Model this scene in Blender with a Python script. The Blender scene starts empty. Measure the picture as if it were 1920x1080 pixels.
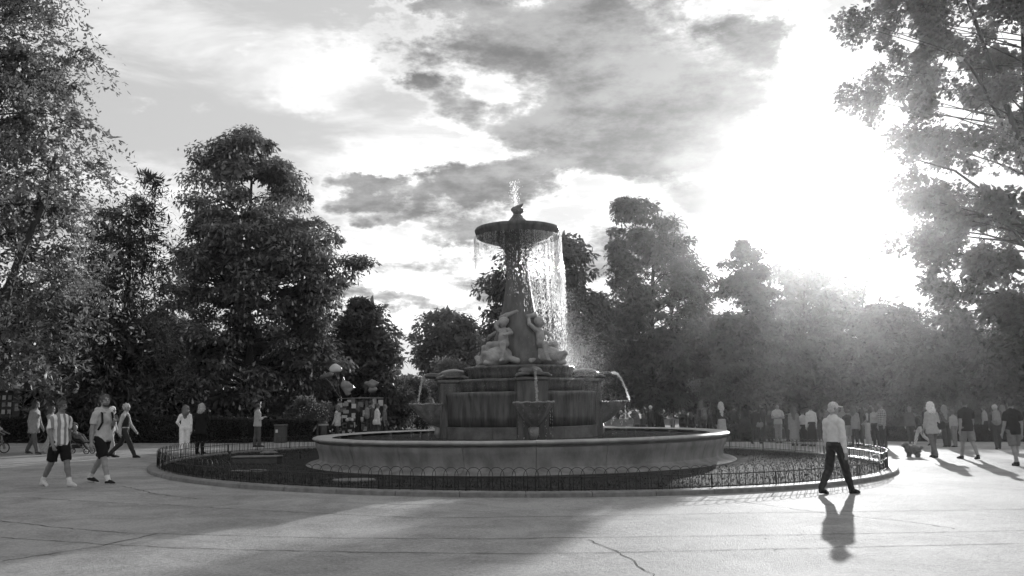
import bpy, math, random, zlib
import numpy as np
from mathutils import Vector, Matrix
R = math.radians
rng = np.random.default_rng(7)
random.seed(7)
SC = bpy.context.scene
COL = SC.collection

# ------------------------------------------------------------------ camera
CAM_H, FPX, PITCH, ROLL = 1.6, 1585.0, R(7.9), R(0.86)
F_ = np.array([0, math.cos(PITCH), math.sin(PITCH)])
R0 = np.array([1.0, 0, 0]); U0 = np.array([0, -math.sin(PITCH), math.cos(PITCH)])
R_ = R0*math.cos(ROLL) - U0*math.sin(ROLL)
U_ = U0*math.cos(ROLL) + R0*math.sin(ROLL)
cd = bpy.data.cameras.new('camera'); cam = bpy.data.objects.new('camera', cd); COL.objects.link(cam)
cd.sensor_width = 36; cd.lens = 36*FPX/1920; cd.clip_start = .1; cd.clip_end = 3000
cam.matrix_world = Matrix(((R_[0], U_[0], -F_[0], 0), (R_[1], U_[1], -F_[1], 0), (R_[2], U_[2], -F_[2], CAM_H), (0, 0, 0, 1)))
SC.camera = cam
def ray(px, py):
    d = F_ + R_*((px-960)/FPX) + U_*((540-py)/FPX)
    return d/np.linalg.norm(d)
def at(px, py, Y):                 # point on the ray of a pixel at world depth Y
    d = ray(px, py); t = Y/d[1]
    return np.array([0, 0, CAM_H]) + d*t

# ------------------------------------------------------------------ light
SUN_AZ, SUN_EL = R(20.8), R(12.6)        # azimuth clockwise from +Y
SUN_STR, SKY_STR, EXPO = 4.2, 0.10, 0.58
SC.view_settings.view_transform = 'Standard'; SC.view_settings.look = 'None'
SC.view_settings.gamma = 1; SC.view_settings.use_curve_mapping = False
SC.view_settings.exposure = EXPO
SC.render.engine = 'CYCLES'
cy = SC.cycles
cy.use_denoising = True
try: cy.denoiser = 'OPENIMAGEDENOISE'
except Exception: pass
cy.max_bounces = 6; cy.diffuse_bounces = 3; cy.glossy_bounces = 3; cy.transmission_bounces = 4
cy.transparent_max_bounces = 6; cy.volume_bounces = 0; cy.caustics_reflective = False; cy.caustics_refractive = False
cy.use_adaptive_sampling = True; cy.adaptive_threshold = 0.02
cy.sample_clamp_indirect = 4

sun = bpy.data.lights.new('sun', 'SUN'); so = bpy.data.objects.new('sun', sun); COL.objects.link(so)
sun.energy = SUN_STR; sun.angle = R(0.6); sun.color = (1, 1, 1)
sd = Vector((math.sin(SUN_AZ)*math.cos(SUN_EL), math.cos(SUN_AZ)*math.cos(SUN_EL), math.sin(SUN_EL)))
so.rotation_euler = sd.to_track_quat('Z', 'Y').to_euler(); so.location = sd*100

class NT:
    """small helper for node trees: every method returns an output socket"""
    def __init__(s, tree): s.t = tree; s.n = tree.nodes; s.l = tree.links
    def new(s, typ, **kw):
        n = s.n.new(typ)
        for k, v in kw.items(): setattr(n, k, v)
        return n
    def put(s, sock, v):
        if isinstance(v, bpy.types.NodeSocket): s.l.new(v, sock)
        elif v is not None: sock.default_value = v
    def m(s, op, a, b=None, c=None, clamp=False):
        n = s.new('ShaderNodeMath', operation=op, use_clamp=clamp)
        for i, v in enumerate((a, b, c)): s.put(n.inputs[i], v) if v is not None else None
        return n.outputs[0]
    def add(s, a, b): return s.m('ADD', a, b)
    def sub(s, a, b): return s.m('SUBTRACT', a, b)
    def mul(s, a, b): return s.m('MULTIPLY', a, b)
    def smooth(s, x, lo, hi, a=0.0, b=1.0):
        n = s.new('ShaderNodeMapRange', interpolation_type='SMOOTHSTEP')
        s.put(n.inputs[0], x)
        for i, v in enumerate((lo, hi, a, b)): s.put(n.inputs[i+1], v)
        return n.outputs[0]
    def xyz(s, v):
        n = s.new('ShaderNodeSeparateXYZ'); s.put(n.inputs[0], v); return n.outputs
    def vec(s, x, y, z):
        n = s.new('ShaderNodeCombineXYZ')
        for i, v in enumerate((x, y, z)): s.put(n.inputs[i], v)
        return n.outputs[0]
    def noise(s, vec, scale, detail=4, rough=.55, dist=0, color=False):
        n = s.new('ShaderNodeTexNoise'); s.put(n.inputs['Vector'], vec)
        n.inputs['Scale'].default_value = scale; n.inputs['Detail'].default_value = detail
        n.inputs['Roughness'].default_value = rough; n.inputs['Distortion'].default_value = dist
        return n.outputs['Color' if color else 'Fac']
    def vmath(s, op, a, b=None):
        n = s.new('ShaderNodeVectorMath', operation=op); s.put(n.inputs[0], a)
        if b is not None: s.put(n.inputs[1], b)
        return n.outputs[0]
    def mapping(s, vec, scale=(1, 1, 1), loc=(0, 0, 0), rot=(0, 0, 0)):
        n = s.new('ShaderNodeMapping'); s.put(n.inputs[0], vec)
        n.inputs['Scale'].default_value = scale; n.inputs['Location'].default_value = loc; n.inputs['Rotation'].default_value = rot
        return n.outputs[0]

W = bpy.data.worlds.new('World'); SC.world = W; W.use_nodes = True
w = NT(W.node_tree); w.n.clear()
sky = w.new('ShaderNodeTexSky', sky_type='NISHITA'); sky.sun_disc = False
sky.sun_elevation = SUN_EL; sky.sun_rotation = SUN_AZ; sky.altitude = 600
sky.air_density = 1.0; sky.dust_density = 3.0; sky.ozone_density = 1.0
bw = w.new('ShaderNodeRGBToBW'); w.l.new(sky.outputs[0], bw.inputs[0])
L = w.mul(w.m('POWER', w.mul(bw.outputs[0], .2), .18), 4.3)      # film-like roll-off of the bright half of the sky
tc = w.new('ShaderNodeTexCoord').outputs['Generated']
dx, dy, dz = w.xyz(tc)
# cloud deck: plane projection of the direction, the same everywhere in the sky
den = w.m('MAXIMUM', w.add(dz, .10), .03)
pu, pv = w.m('DIVIDE', dx, den), w.m('DIVIDE', dy, den)
plane = w.vec(pu, pv, 0)
n_big = w.noise(w.mapping(plane, loc=(3.1, 1.7, 0)), .9, 6, .58)
# drifts of broken cumulus: their places in the sky
wn = w.noise(w.mapping(tc, scale=(1, 1, 1.7)), 5.0, 7, .62, color=True)
warp = w.vmath('MULTIPLY', w.vmath('SUBTRACT', wn, (.5, .5, .5)), (.30, .30, .20))
wx, wy, wz = w.xyz(w.vmath('ADD', tc, warp))
dyc = w.m('MAXIMUM', wy, .08)
tu, tv = w.m('DIVIDE', wx, dyc), w.m('DIVIDE', wz, dyc)
def uv(px, py):
    d = ray(px, py); return d[0]/d[1], d[2]/d[1]
def blobs(lst):
    tot = None
    for (bx, by, rx, ry, amp) in lst:
        u0, v0 = uv(bx, by)
        a = w.mul(w.sub(tu, u0), FPX/rx); b = w.mul(w.sub(tv, v0), FPX/ry)
        g = w.m('POWER', math.e, w.mul(w.add(w.mul(a, a), w.mul(b, b)), -1.0))
        g = w.mul(g, amp)
        tot = g if tot is None else w.add(tot, g)
    return w.mul(tot, w.smooth(dy, .05, .3))
dark = blobs([(1060, 30, 300, 75, .95), (1270, 150, 250, 85, 1.1), (1010, 215, 190, 50, .9), (1230, 260, 250, 55, 1.1), (820, 168, 80, 26, .6),
              (1440, 45, 60, 34, .7), (880, 352, 260, 40, .8), (870, 436, 95, 30, .8), (1120, 330, 210, 32, .7), (1400, 395, 140, 34, .9), (820, 10, 100, 25, .5),
              (790, 560, 190, 26, .7), (1130, 480, 150, 60, .6), (660, 350, 90, 26, .6), (930, 500, 160, 20, .4), (1330, 330, 120, 24, .5), (740, 400, 70, 16, .5)])
n_det = w.noise(w.mapping(tc, scale=(1, 1, 2.4)), 8, 8, .66)
dark = w.add(dark, w.add(w.mul(w.sub(n_big, .54), 1.0), w.mul(w.sub(n_det, .5), 1.8)))
d_mask = w.smooth(dark, .16, .62)
d_edge = w.mul(w.smooth(dark, .02, .22), w.smooth(dark, .42, .22))
# thin bright veils and puffs
veil_n = w.noise(w.mapping(tc, scale=(1.0, 1.0, 4.2), rot=(0, .18, 0)), 3.4, 7, .62, .4)
bright = blobs([(650, 80, 110, 50, .6), (530, 160, 40, 30, .5), (700, 300, 160, 30, .6), (800, 520, 260, 60, .8), (330, 330, 90, 60, .4), (930, 590, 200, 40, .5)])
veil = w.smooth(w.add(veil_n, w.mul(bright, .35)), .42, .72)
Lv = w.mul(L, w.add(1.02, w.mul(veil, .45)))
Lv = w.add(Lv, w.mul(veil, .9))
Lv = w.add(Lv, w.mul(d_edge, w.mul(L, .30)))
cloud_l = w.mul(w.m('POWER', w.m('MAXIMUM', bw.outputs[0], .01), .14), w.smooth(n_det, .36, .66, 2.5, 1.0))
mixn = w.new('ShaderNodeMix', data_type='FLOAT')
w.put(mixn.inputs[0], w.mul(d_mask, .97)); w.put(mixn.inputs[2], Lv); w.put(mixn.inputs[3], cloud_l)
bg = w.new('ShaderNodeBackground'); bg.inputs['Strength'].default_value = SKY_STR
w.l.new(mixn.outputs[0], bg.inputs['Color'])
wo = w.new('ShaderNodeOutputWorld'); w.l.new(bg.outputs[0], wo.inputs['Surface'])

# ------------------------------------------------------------------ materials
MATS = {}
def g3(v): return (v, v, v, 1)
def mat(name, base, rough=.8, spec=.3, var=.25, scale=6.0, bump=0.0, bscale=40.0, metal=0.0, stretch=(1, 1, 1), det=5, coord='Object', detail_bump=4):
    if name in MATS: return MATS[name]
    m = bpy.data.materials.new(name); m.use_nodes = True
    t = NT(m.node_tree); b = t.n['Principled BSDF']
    co = t.new('ShaderNodeTexCoord').outputs[coord]
    n = t.noise(t.mapping(co, scale=stretch), scale, det, .6)
    v = t.smooth(n, .25, .75, base*(1-var), base*(1+var))
    cmb = t.new('ShaderNodeCombineColor')
    for i in range(3): t.put(cmb.inputs[i], v)
    t.l.new(cmb.outputs[0], b.inputs['Base Color'])
    b.inputs['Roughness'].default_value = rough; b.inputs['Specular IOR Level'].default_value = spec
    b.inputs['Metallic'].default_value = metal
    if bump:
        bn = t.new('ShaderNodeBump'); bn.inputs['Strength'].default_value = bump; bn.inputs['Distance'].default_value = .02
        t.put(bn.inputs['Height'], t.noise(t.mapping(co, scale=stretch), bscale, detail_bump, .6))
        t.l.new(bn.outputs[0], b.inputs['Normal'])
    MATS[name] = m
    return m
def leafmat(name, dif, tra, gloss=.04, scale=.45, var=.45, rough=.5):
    if name in MATS: return MATS[name]
    m = bpy.data.materials.new(name); m.use_nodes = True
    t = NT(m.node_tree); t.n.clear()
    co = t.new('ShaderNodeTexCoord').outputs['Object']
    n = t.noise(co, scale, 3, .6); n2 = t.noise(co, scale*14, 2, .6)
    k = t.add(t.smooth(n, .3, .7, 1-var, 1+var), t.mul(t.sub(n2, .5), .9))
    def col(base):
        c = t.new('ShaderNodeCombineColor'); v = t.mul(k, base)
        for i in range(3): t.put(c.inputs[i], v)
        return c.outputs[0]
    d = t.new('ShaderNodeBsdfDiffuse'); t.l.new(col(dif), d.inputs[0])
    tr = t.new('ShaderNodeBsdfTranslucent'); t.l.new(col(tra), tr.inputs[0])
    a = t.new('ShaderNodeAddShader'); t.l.new(d.outputs[0], a.inputs[0]); t.l.new(tr.outputs[0], a.inputs[1])
    gl = t.new('ShaderNodeBsdfGlossy'); gl.inputs['Roughness'].default_value = rough; gl.inputs[0].default_value = g3(.8)
    mx = t.new('ShaderNodeMixShader'); mx.inputs[0].default_value = gloss
    t.l.new(a.outputs[0], mx.inputs[1]); t.l.new(gl.outputs[0], mx.inputs[2])
    o = t.new('ShaderNodeOutputMaterial'); t.l.new(mx.outputs[0], o.inputs[0])
    MATS[name] = m; return m

# ------------------------------------------------------------------ mesh helpers
def np_mesh(name, V, F, smooth=False):
    """V (n,3), F (m,k) one face size"""
    V = np.asarray(V, dtype=np.float32); F = np.asarray(F, dtype=np.int32)
    me = bpy.data.meshes.new(name); k = F.shape[1]; nf = len(F)
    me.vertices.add(len(V)); me.vertices.foreach_set('co', V.ravel())
    me.loops.add(nf*k); me.loops.foreach_set('vertex_index', F.ravel())
    me.polygons.add(nf); me.polygons.foreach_set('loop_start', np.arange(0, nf*k, k, dtype=np.int32))
    if smooth: me.polygons.foreach_set('use_smooth', np.ones(nf, dtype=bool))
    me.update(calc_edges=True); me.validate()
    return me
class MB:
    def __init__(s): s.V = []; s.F = []
    def put(s, V, F):
        o = len(s.V); s.V += [tuple(map(float, v)) for v in V]; s.F += [tuple(i+o for i in f) for f in F]; return s
    def box(s, c, d, rz=0.0, bev=0.0):
        x, y, z = d[0]/2, d[1]/2, d[2]/2
        if bev:
            b = min(bev, x*.9, y*.9, z*.9); V = []
            for sz, iz in ((-1, b), (-1, 0), (1, 0), (1, b)):
                zz = sz*(z if iz else z-b); xx, yy = (x-b, y-b) if iz else (x, y)
                V += [(-xx, -yy, zz), (xx, -yy, zz), (xx, yy, zz), (-xx, yy, zz)]
            F = [(3, 2, 1, 0), (12, 13, 14, 15)]
            for k in range(3):
                for i in range(4): F.append((k*4+i, k*4+(i+1) % 4, k*4+4+(i+1) % 4, k*4+4+i))
        else:
            V = [(-x, -y, -z), (x, -y, -z), (x, y, -z), (-x, y, -z), (-x, -y, z), (x, -y, z), (x, y, z), (-x, y, z)]
            F = [(3, 2, 1, 0), (4, 5, 6, 7), (0, 1, 5, 4), (1, 2, 6, 5), (2, 3, 7, 6), (3, 0, 4, 7)]
        ca, sa = math.cos(rz), math.sin(rz)
        return s.put([(v[0]*ca-v[1]*sa+c[0], v[0]*sa+v[1]*ca+c[1], v[2]+c[2]) for v in V], F)
    def tube(s, P, r, n=6, closed=False, caps=True):
        P = [np.array(p, float) for p in P]; m = len(P)
        r = [r]*m if np.isscalar(r) else r
        V = []; prev = None
        for i in range(m):
            a = P[(i-1) % m] if (closed or i > 0) else P[i]; b = P[(i+1) % m] if (closed or i < m-1) else P[i]
            t = b-a; t = t/(np.linalg.norm(t)+1e-9)
            if prev is None:
                up = np.array([0, 0, 1.0]) if abs(t[2]) < .9 else np.array([1.0, 0, 0])
                u = np.cross(t, up)
            else: u = prev-t*np.dot(prev, t)
            u = u/(np.linalg.norm(u)+1e-9); prev = u; v = np.cross(t, u)
            for k in range(n):
                an = 2*math.pi*k/n; V.append(P[i]+r[i]*(math.cos(an)*u+math.sin(an)*v))
        F = []
        for i in range(m if closed else m-1):
            for k in range(n):
                a, b = i*n+k, i*n+(k+1) % n; c, d = ((i+1) % m)*n+(k+1) % n, ((i+1) % m)*n+k
                F.append((a, d, c, b))
        if caps and not closed:
            F.append(tuple(range(n))); F.append(tuple(reversed(range((m-1)*n, m*n))))
        return s.put(V, F)
    def lathe(s, prof, n=48, a0=0.0, a1=2*math.pi, c=(0, 0, 0), wob=None, close_ends=True):
        full = abs(a1-a0-2*math.pi) < 1e-6; m = len(prof); cols = n if full else n+1
        V = []
        for j in range(cols):
            a = a0+(a1-a0)*j/n
            for (r, z) in prof:
                if wob: r, z = wob(r, z, a)
                V.append((c[0]+r*math.sin(a), c[1]-r*math.cos(a), c[2]+z))
        F = []
        for j in range(n):
            for i in range(m-1):
                a, b = j*m+i, j*m+i+1; jj = ((j+1) % cols)*m
                F.append((a, jj+i, jj+i+1, b))
        if not full and close_ends:
            F.append(tuple(range(m))); F.append(tuple(reversed(range((cols-1)*m, cols*m))))
        return s.put(V, F)
    def ball(s, c, r, n=10, m=7, rz=0):
        r = (r, r, r) if np.isscalar(r) else r; V = []; ca, sa = math.cos(rz), math.sin(rz)
        for i in range(m+1):
            th = math.pi*i/m
            for k in range(n):
                ph = 2*math.pi*k/n
                x, y, z = r[0]*math.sin(th)*math.cos(ph), r[1]*math.sin(th)*math.sin(ph), r[2]*math.cos(th)
                V.append((c[0]+x*ca-y*sa, c[1]+x*sa+y*ca, c[2]+z))
        F = [(i*n+k, (i+1)*n+k, (i+1)*n+(k+1) % n, i*n+(k+1) % n) for i in range(m) for k in range(n)]
        return s.put(V, F)
    def mesh(s, name, smooth=False):
        me = bpy.data.meshes.new(name); me.from_pydata(s.V, [], s.F); me.validate()
        if smooth: me.polygons.foreach_set('use_smooth', np.ones(len(me.polygons), dtype=bool))
        me.update(); return me
    def obj(s, name, m, parent=None, smooth=False, **tags): return link(name, s.mesh(name, smooth), m, parent, **tags)
def link(name, me, m=None, parent=None, label=None, cat=None, group=None, kind=None, loc=None, rz=0.0):
    o = bpy.data.objects.new(name, me); COL.objects.link(o)
    if m is not None and me is not None and len(me.materials) == 0:
        for q in (m if isinstance(m, (list, tuple)) else [m]): me.materials.append(q)
    if parent is not None: o.parent = parent
    if loc is not None: o.location = tuple(map(float, loc))
    if rz: o.rotation_euler = (0, 0, rz)
    if label: o['label'] = label
    if cat: o['category'] = cat
    if group: o['group'] = group
    if kind: o['kind'] = kind
    return o
def empty(name, loc=(0, 0, 0), rz=0.0, **tags):
    o = link(name, None, loc=loc, rz=rz, **tags); o.empty_display_size = .2; return o
def autosmooth(o, deg=40):
    me = o.data; me.polygons.foreach_set('use_smooth', np.ones(len(me.polygons), dtype=bool))
    try: me.set_sharp_from_angle(angle=R(deg))
    except Exception: pass
    return o

# ------------------------------------------------------------------ ground
def sstep(x, a, b):
    t = np.clip((np.asarray(x, float)-a)/(b-a), 0, 1); return t*t*(3-2*t)
def gz(x, y): return -0.015*np.clip(x, -120, 120) - .42*sstep(y, 37.5, 50)
def hit(px, py):                  # where the ray of a pixel meets the ground
    d = ray(px, py); t = 1.0
    for _ in range(40):
        p = np.array([0, 0, CAM_H])+d*t; t += (p[2]-gz(p[0], p[1]))/max(-d[2], .004)*.8; t = max(t, .5)
    p = np.array([0, 0, CAM_H])+d*t; p[2] = float(gz(p[0], p[1])); return p
def gp(px, Y):                    # ground point in an image column at depth Y
    x = (px-960)/1600*Y
    for _ in range(6):
        p = np.array([x, Y, float(gz(x, Y))])-np.array([0, 0, CAM_H]); dd = p@F_
        x += (px-(960+FPX*(p@R_)/dd))*dd/FPX
    return np.array([x, Y, float(gz(x, Y))])
def grid_sheet(xs, ys, dz):
    X, Y = np.meshgrid(xs, ys); Z = gz(X, Y)+dz; V = np.stack([X.ravel(), Y.ravel(), Z.ravel()], 1)
    nx = len(xs); i, j = np.meshgrid(np.arange(nx-1), np.arange(len(ys)-1)); a = (j*nx+i).ravel()
    return V, np.stack([a, a+1, a+nx+1, a+nx], 1)

def asphalt():
    m = bpy.data.materials.new('plaza_asphalt'); m.use_nodes = True; t = NT(m.node_tree); b = t.n['Principled BSDF']
    co = t.new('ShaderNodeTexCoord').outputs['Object']
    big = t.noise(co, .35, 5, .6); fine = t.noise(co, 24, 4, .7); grit = t.noise(co, 70, 2, .6)
    streak = t.noise(t.mapping(co, scale=(.06, .9, 1)), 1.2, 4, .6)
    pat = t.noise(co, 1.1, 6, .7, .8)
    v = t.add(t.mul(t.smooth(big, .25, .75, .25, .34), t.smooth(pat, .35, .6, .80, 1.06)), t.mul(t.sub(fine, .5), .34))
    v = t.add(v, t.mul(t.sub(grit, .5), .22)); v = t.m('MAXIMUM', t.add(v, t.mul(t.sub(streak, .5), .06)), .03)
    c = t.new('ShaderNodeCombineColor')
    for i in range(3): t.put(c.inputs[i], v)
    t.l.new(c.outputs[0], b.inputs['Base Color'])
    t.put(b.inputs['Roughness'], t.smooth(big, .2, .8, .70, .82)); b.inputs['Specular IOR Level'].default_value = .14
    bn = t.new('ShaderNodeBump'); bn.inputs['Strength'].default_value = .7; bn.inputs['Distance'].default_value = .02
    t.put(bn.inputs['Height'], t.add(fine, t.mul(grit, .6))); t.l.new(bn.outputs[0], b.inputs['Normal'])
    return m
M_ASPH = asphalt()
M_SOIL = mat('park_soil', .06, .95, .1, .5, 1.5, .6, 12)
V, F = grid_sheet(np.concatenate([[-1500, -500, -200], np.linspace(-120, 120, 41), [200, 500, 1500]]),
                  np.concatenate([[-200, -60], np.linspace(-20, 34, 7), np.linspace(36, 52, 17), [60, 80, 110, 160, 300, 700, 2500]]), -.02)
V[:, 2] -= np.where(V[:, 1] < 36.5, .25, 0)
link('ground', np_mesh('ground', V, F, True), M_SOIL, kind='structure', label='dark earth of the park under the trees')
FX = gp(977, 25.23); CX, CY = FX[0], FX[1]; CZ = float(gz(CX, CY))
th = np.linspace(0, 2*math.pi, 193)[:-1]; sn, cs = np.sin(th), -np.cos(th)
rmax = np.minimum(np.where(cs > 1e-3, (38-CY)/np.maximum(cs, 1e-3), 1e9), np.minimum(62/np.maximum(np.abs(sn), 1e-3), np.where(cs < -1e-3, 42/np.maximum(-cs, 1e-3), 1e9)))
tt = np.linspace(0, 1, 22)**1.5; RR = 9.85+(rmax[None]-9.85)*tt[:, None]; Xp = CX+RR*sn; Yp = CY+RR*cs
V = np.stack([Xp.ravel(), Yp.ravel(), gz(Xp, Yp).ravel()], 1); ii, jj = np.meshgrid(np.arange(192), np.arange(21)); a_ = (jj*192+ii).ravel(); b_ = (jj*192+(ii+1) % 192).ravel()
F = np.stack([a_, a_+192, b_+192, b_], 1)[:, ::-1]
plaza = link('plaza_pavement', np_mesh('plaza_pavement', V, F, True), M_ASPH, kind='structure', label='wide worn asphalt plaza around the fountain')
V, F = grid_sheet(np.linspace(14, 34, 11), np.linspace(37.9, 52, 20), .004)
link('path', np_mesh('path', V, F, True), M_ASPH, kind='structure', label='asphalt path leading off the plaza between the trees')

# cracks and joints of the asphalt
M_CRACK = mat('crack_tar', .06, .9, .1, .3, 20)
def crack(pts, wd=.018, jit=.02, parent=plaza):
    P = [hit(*p) for p in pts]; Q = []
    for a, b in zip(P[:-1], P[1:]):
        n = max(2, int(np.linalg.norm(b-a)/.12))
        for i in range(n): Q.append(a+(b-a)*i/n+np.array([rng.normal(0, jit), rng.normal(0, jit*.6), 0]))
    Q.append(P[-1]); Q = np.array(Q); V = []
    for i, q in enumerate(Q):
        t = Q[min(i+1, len(Q)-1)]-Q[max(i-1, 0)]; n = np.array([-t[1], t[0], 0])/(np.hypot(t[0], t[1])+1e-9)
        hw = wd*(.35+.65*rng.random())
        for s in (-1, 1):
            v = q+n*hw*s; V.append((v[0], v[1], gz(v[0], v[1])+.005))
    F = [(2*i, 2*i+1, 2*i+3, 2*i+2) for i in range(len(Q)-1)]
    MB().put(V, F).obj('crack', M_CRACK, parent)
for c in ([(0, 977), (120, 990), (240, 1000), (300, 1001), (600, 1009), (900, 1011), (1250, 1006), (1500, 1003), (1920, 995)],
          [(0, 1008), (200, 1021), (340, 1028), (480, 1032), (700, 1036), (1000, 1039), (1300, 1033), (1600, 1026), (1920, 1019)],
          [(0, 1053), (90, 1040), (190, 1024), (255, 1009), (295, 1001)],
          [(230, 912), (300, 928), (380, 936)], [(280, 945), (500, 958), (800, 972), (1100, 968), (1400, 962), (1920, 955)],
          [(1100, 1012), (1150, 1030), (1185, 1052), (1225, 1082)],
          [(1290, 927), (1400, 942), (1560, 964), (1720, 980), (1790, 992)]):
    crack(c, .011)
crack([(60, 934), (260, 946)], .01)

# ------------------------------------------------------------------ stone and metal
M_STONE = mat('pale_stone', .21, .75, .3, .35, 2.6, .45, 22, stretch=(1, 1, .5))
M_RIM = mat('rim_stone', .30, .55, .4, .25, 3.0, .25, 30)
M_KERB = mat('kerb_granite', .17, .7, .4, .3, 6, .35, 60)
M_WET = mat('wet_mossy_stone', .075, .42, .5, .7, 7, .9, 9, stretch=(1, 1, .16))
M_WET2 = mat('wet_stone', .10, .4, .5, .45, 3, .5, 14)
M_COLM = mat('column_stone', .10, .55, .4, .45, 3, .5, 12, stretch=(1, 1, .35))
M_STAT = mat('statue_marble', .30, .55, .4, .3, 4, .3, 24)
M_IRON = mat('black_iron', .010, .38, .6, .3, 20)
M_BED = mat('bed_soil', .03, .95, .1, .5, 3, .8, 18)

KR, FR, BR = 10.08, 9.84, 5.97
# kerb ring, each stone its own piece
kr = empty('kerb_ring', (CX, CY, 0), label='ring of pale granite kerb stones round the fountain bed', cat='kerb')
nk = 54
for i in range(nk):
    a0, a1 = 2*math.pi*i/nk, 2*math.pi*(i+1)/nk
    ja, jb = rng.uniform(-.004, .004), rng.uniform(-.003, .003)
    def wob(r, z, a): return r+ja, z+gz(CX+r*math.sin(a), CY-r*math.cos(a))+(jb if z > 0 else 0)
    o = MB().lathe([(KR-.30, -.1), (KR-.30, .075), (KR-.285, .088), (KR-.025, .088), (KR, .07), (KR+.01, -.1)], 4, a0+.0006, a1-.0006, wob=wob).obj('kerb_stone', M_KERB, kr)
    autosmooth(o, 30)
# dark planted bed inside
mb = MB()
def bedw(r, z, a): return r, z+gz(CX+r*math.sin(a), CY-r*math.cos(a))*min(1, max(0, (r-6.2)/3.4))
mb.lathe([(KR-.27, .03), (8.6, .035), (7.4, .045), (6.0, .05)], 96, c=(CX, CY, 0), wob=bedw)
mb.obj('planting_bed', M_BED, smooth=True, kind='structure', label='dark round bed between kerb and basin')
M_GRASS = leafmat('grass_blade', .026, .014, .01, 2)
ng = 30000
a = rng.uniform(0, 2*math.pi, ng); r = np.sqrt(rng.uniform(6.45**2, 9.72**2, ng))
bx, by = CX+r*np.sin(a), CY-r*np.cos(a); bz = .03+gz(bx, by)*np.clip((r-6.2)/3.4, 0, 1)
h = rng.uniform(.02, .06, ng); an = rng.uniform(0, 2*math.pi, ng); wv = .012
V = np.empty((ng, 3, 3)); V[:, 0] = np.stack([bx-np.cos(an)*wv, by-np.sin(an)*wv, bz], 1); V[:, 1] = np.stack([bx+np.cos(an)*wv, by+np.sin(an)*wv, bz], 1)
V[:, 2] = np.stack([bx+rng.normal(0, .02, ng), by+rng.normal(0, .02, ng), bz+h], 1)
link('ground_cover', np_mesh('ground_cover', V.reshape(-1, 3), np.arange(ng*3).reshape(-1, 3)), M_GRASS, kind='stuff', label='short dark ground cover growing in the round bed')

# hoop fence
fence = empty('hoop_fence', (CX, CY, 0), label='low black iron hoop fence with interlaced arches round the basin', cat='fence')
zt, zm, zb = .50, .335, .115
NH = 300; hwid = .135
P = [(-hwid, 0, zb-.03), (-hwid, 0, zt-hwid)] + [(-hwid*math.cos(t), 0, zt-hwid+hwid*math.sin(t)) for t in np.linspace(0, math.pi, 9)[1:-1]] + [(hwid, 0, zt-hwid), (hwid, 0, zb-.03)]
hoop_me = MB().tube(P, .0065, 3).mesh('hoop', True); hoop_me.materials.append(M_IRON)
for i in range(NH):
    a = 2*math.pi*(i+.5)/NH; rr = FR+(.008 if i % 2 else -.008)
    x, y = rr*math.sin(a), -rr*math.cos(a)
    link('hoop', hoop_me, None, fence, loc=(x, y, float(gz(CX+x, CY+y))+rng.normal(0, .004)), rz=a+rng.normal(0, .05)).rotation_euler[0] = rng.normal(0, .025)
for zz in (zm, zb):
    P = []
    for k in range(160):
        a = 2*math.pi*k/160; x, y = FR*math.sin(a), -FR*math.cos(a); P.append((x, y, float(gz(CX+x, CY+y))+zz))
    MB().tube(P, .0095, 5, closed=True).obj('rail', M_IRON, fence, True)
post_me = MB().box((0, 0, .21), (.022, .022, .34)).box((0, 0, .10), (.06, .06, .05)).mesh('post'); post_me.materials.append(M_IRON)
for i in range(40):
    a = 2*math.pi*(i+.3)/40; rr = FR-.03; x, y = rr*math.sin(a), -rr*math.cos(a)
    link('post', post_me, None, fence, loc=(x, y, float(gz(CX+x, CY+y))-.045), rz=a)

# ------------------------------------------------------------------ signed-distance modelling (bodies, statues, animals)
def snets(D, org, h):
    s = D < 0; nx, ny, nz = D.shape
    c = sum(s[i:nx-1+i, j:ny-1+j, k:nz-1+k].astype(np.int8) for i in (0, 1) for j in (0, 1) for k in (0, 1))
    I, J, K = np.nonzero((c > 0) & (c < 8)); n = len(I)
    acc = np.zeros((n, 3)); cnt = np.zeros(n); cor = [(i, j, k) for i in (0, 1) for j in (0, 1) for k in (0, 1)]
    for a in cor:
        for ax in range(3):
            if a[ax]: continue
            b = list(a); b[ax] = 1
            d0 = D[I+a[0], J+a[1], K+a[2]]; d1 = D[I+b[0], J+b[1], K+b[2]]; m = (d0 < 0) != (d1 < 0)
            t = np.where(m, d0/np.where(m, d0-d1, 1), 0); p = np.tile(np.array(a, float), (n, 1)); p[:, ax] += t
            acc[m] += p[m]; cnt += m
    V = (np.stack([I, J, K], 1)+acc/cnt[:, None])*h+org
    idx = -np.ones((nx-1, ny-1, nz-1), dtype=np.int64); idx[I, J, K] = np.arange(n); Q = []
    for ax in range(3):
        sl0 = [slice(1, -1)]*3; sl1 = [slice(1, -1)]*3; sl0[ax] = slice(0, -1); sl1[ax] = slice(1, None)
        A, B = s[tuple(sl0)], s[tuple(sl1)]; e = np.argwhere(A != B)
        if len(e) == 0: continue
        off = np.array([1, 1, 1]); off[ax] = 0; g = e+off; o1, o2 = [q for q in range(3) if q != ax]
        def cell(d1, d2):
            q = g.copy(); q[:, o1] += d1; q[:, o2] += d2; return idx[q[:, 0], q[:, 1], q[:, 2]]
        q = np.stack([cell(-1, -1), cell(0, -1), cell(0, 0), cell(-1, 0)], 1)
        fl = A[tuple(e.T)]
        if ax == 1: fl = ~fl
        q[~fl] = q[~fl][:, ::-1]; Q.append(q)
    Q = np.concatenate(Q); return V, Q[(Q >= 0).all(1)]
def unit(a): return a/(np.linalg.norm(a, axis=-1, keepdims=True)+1e-9)
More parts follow.
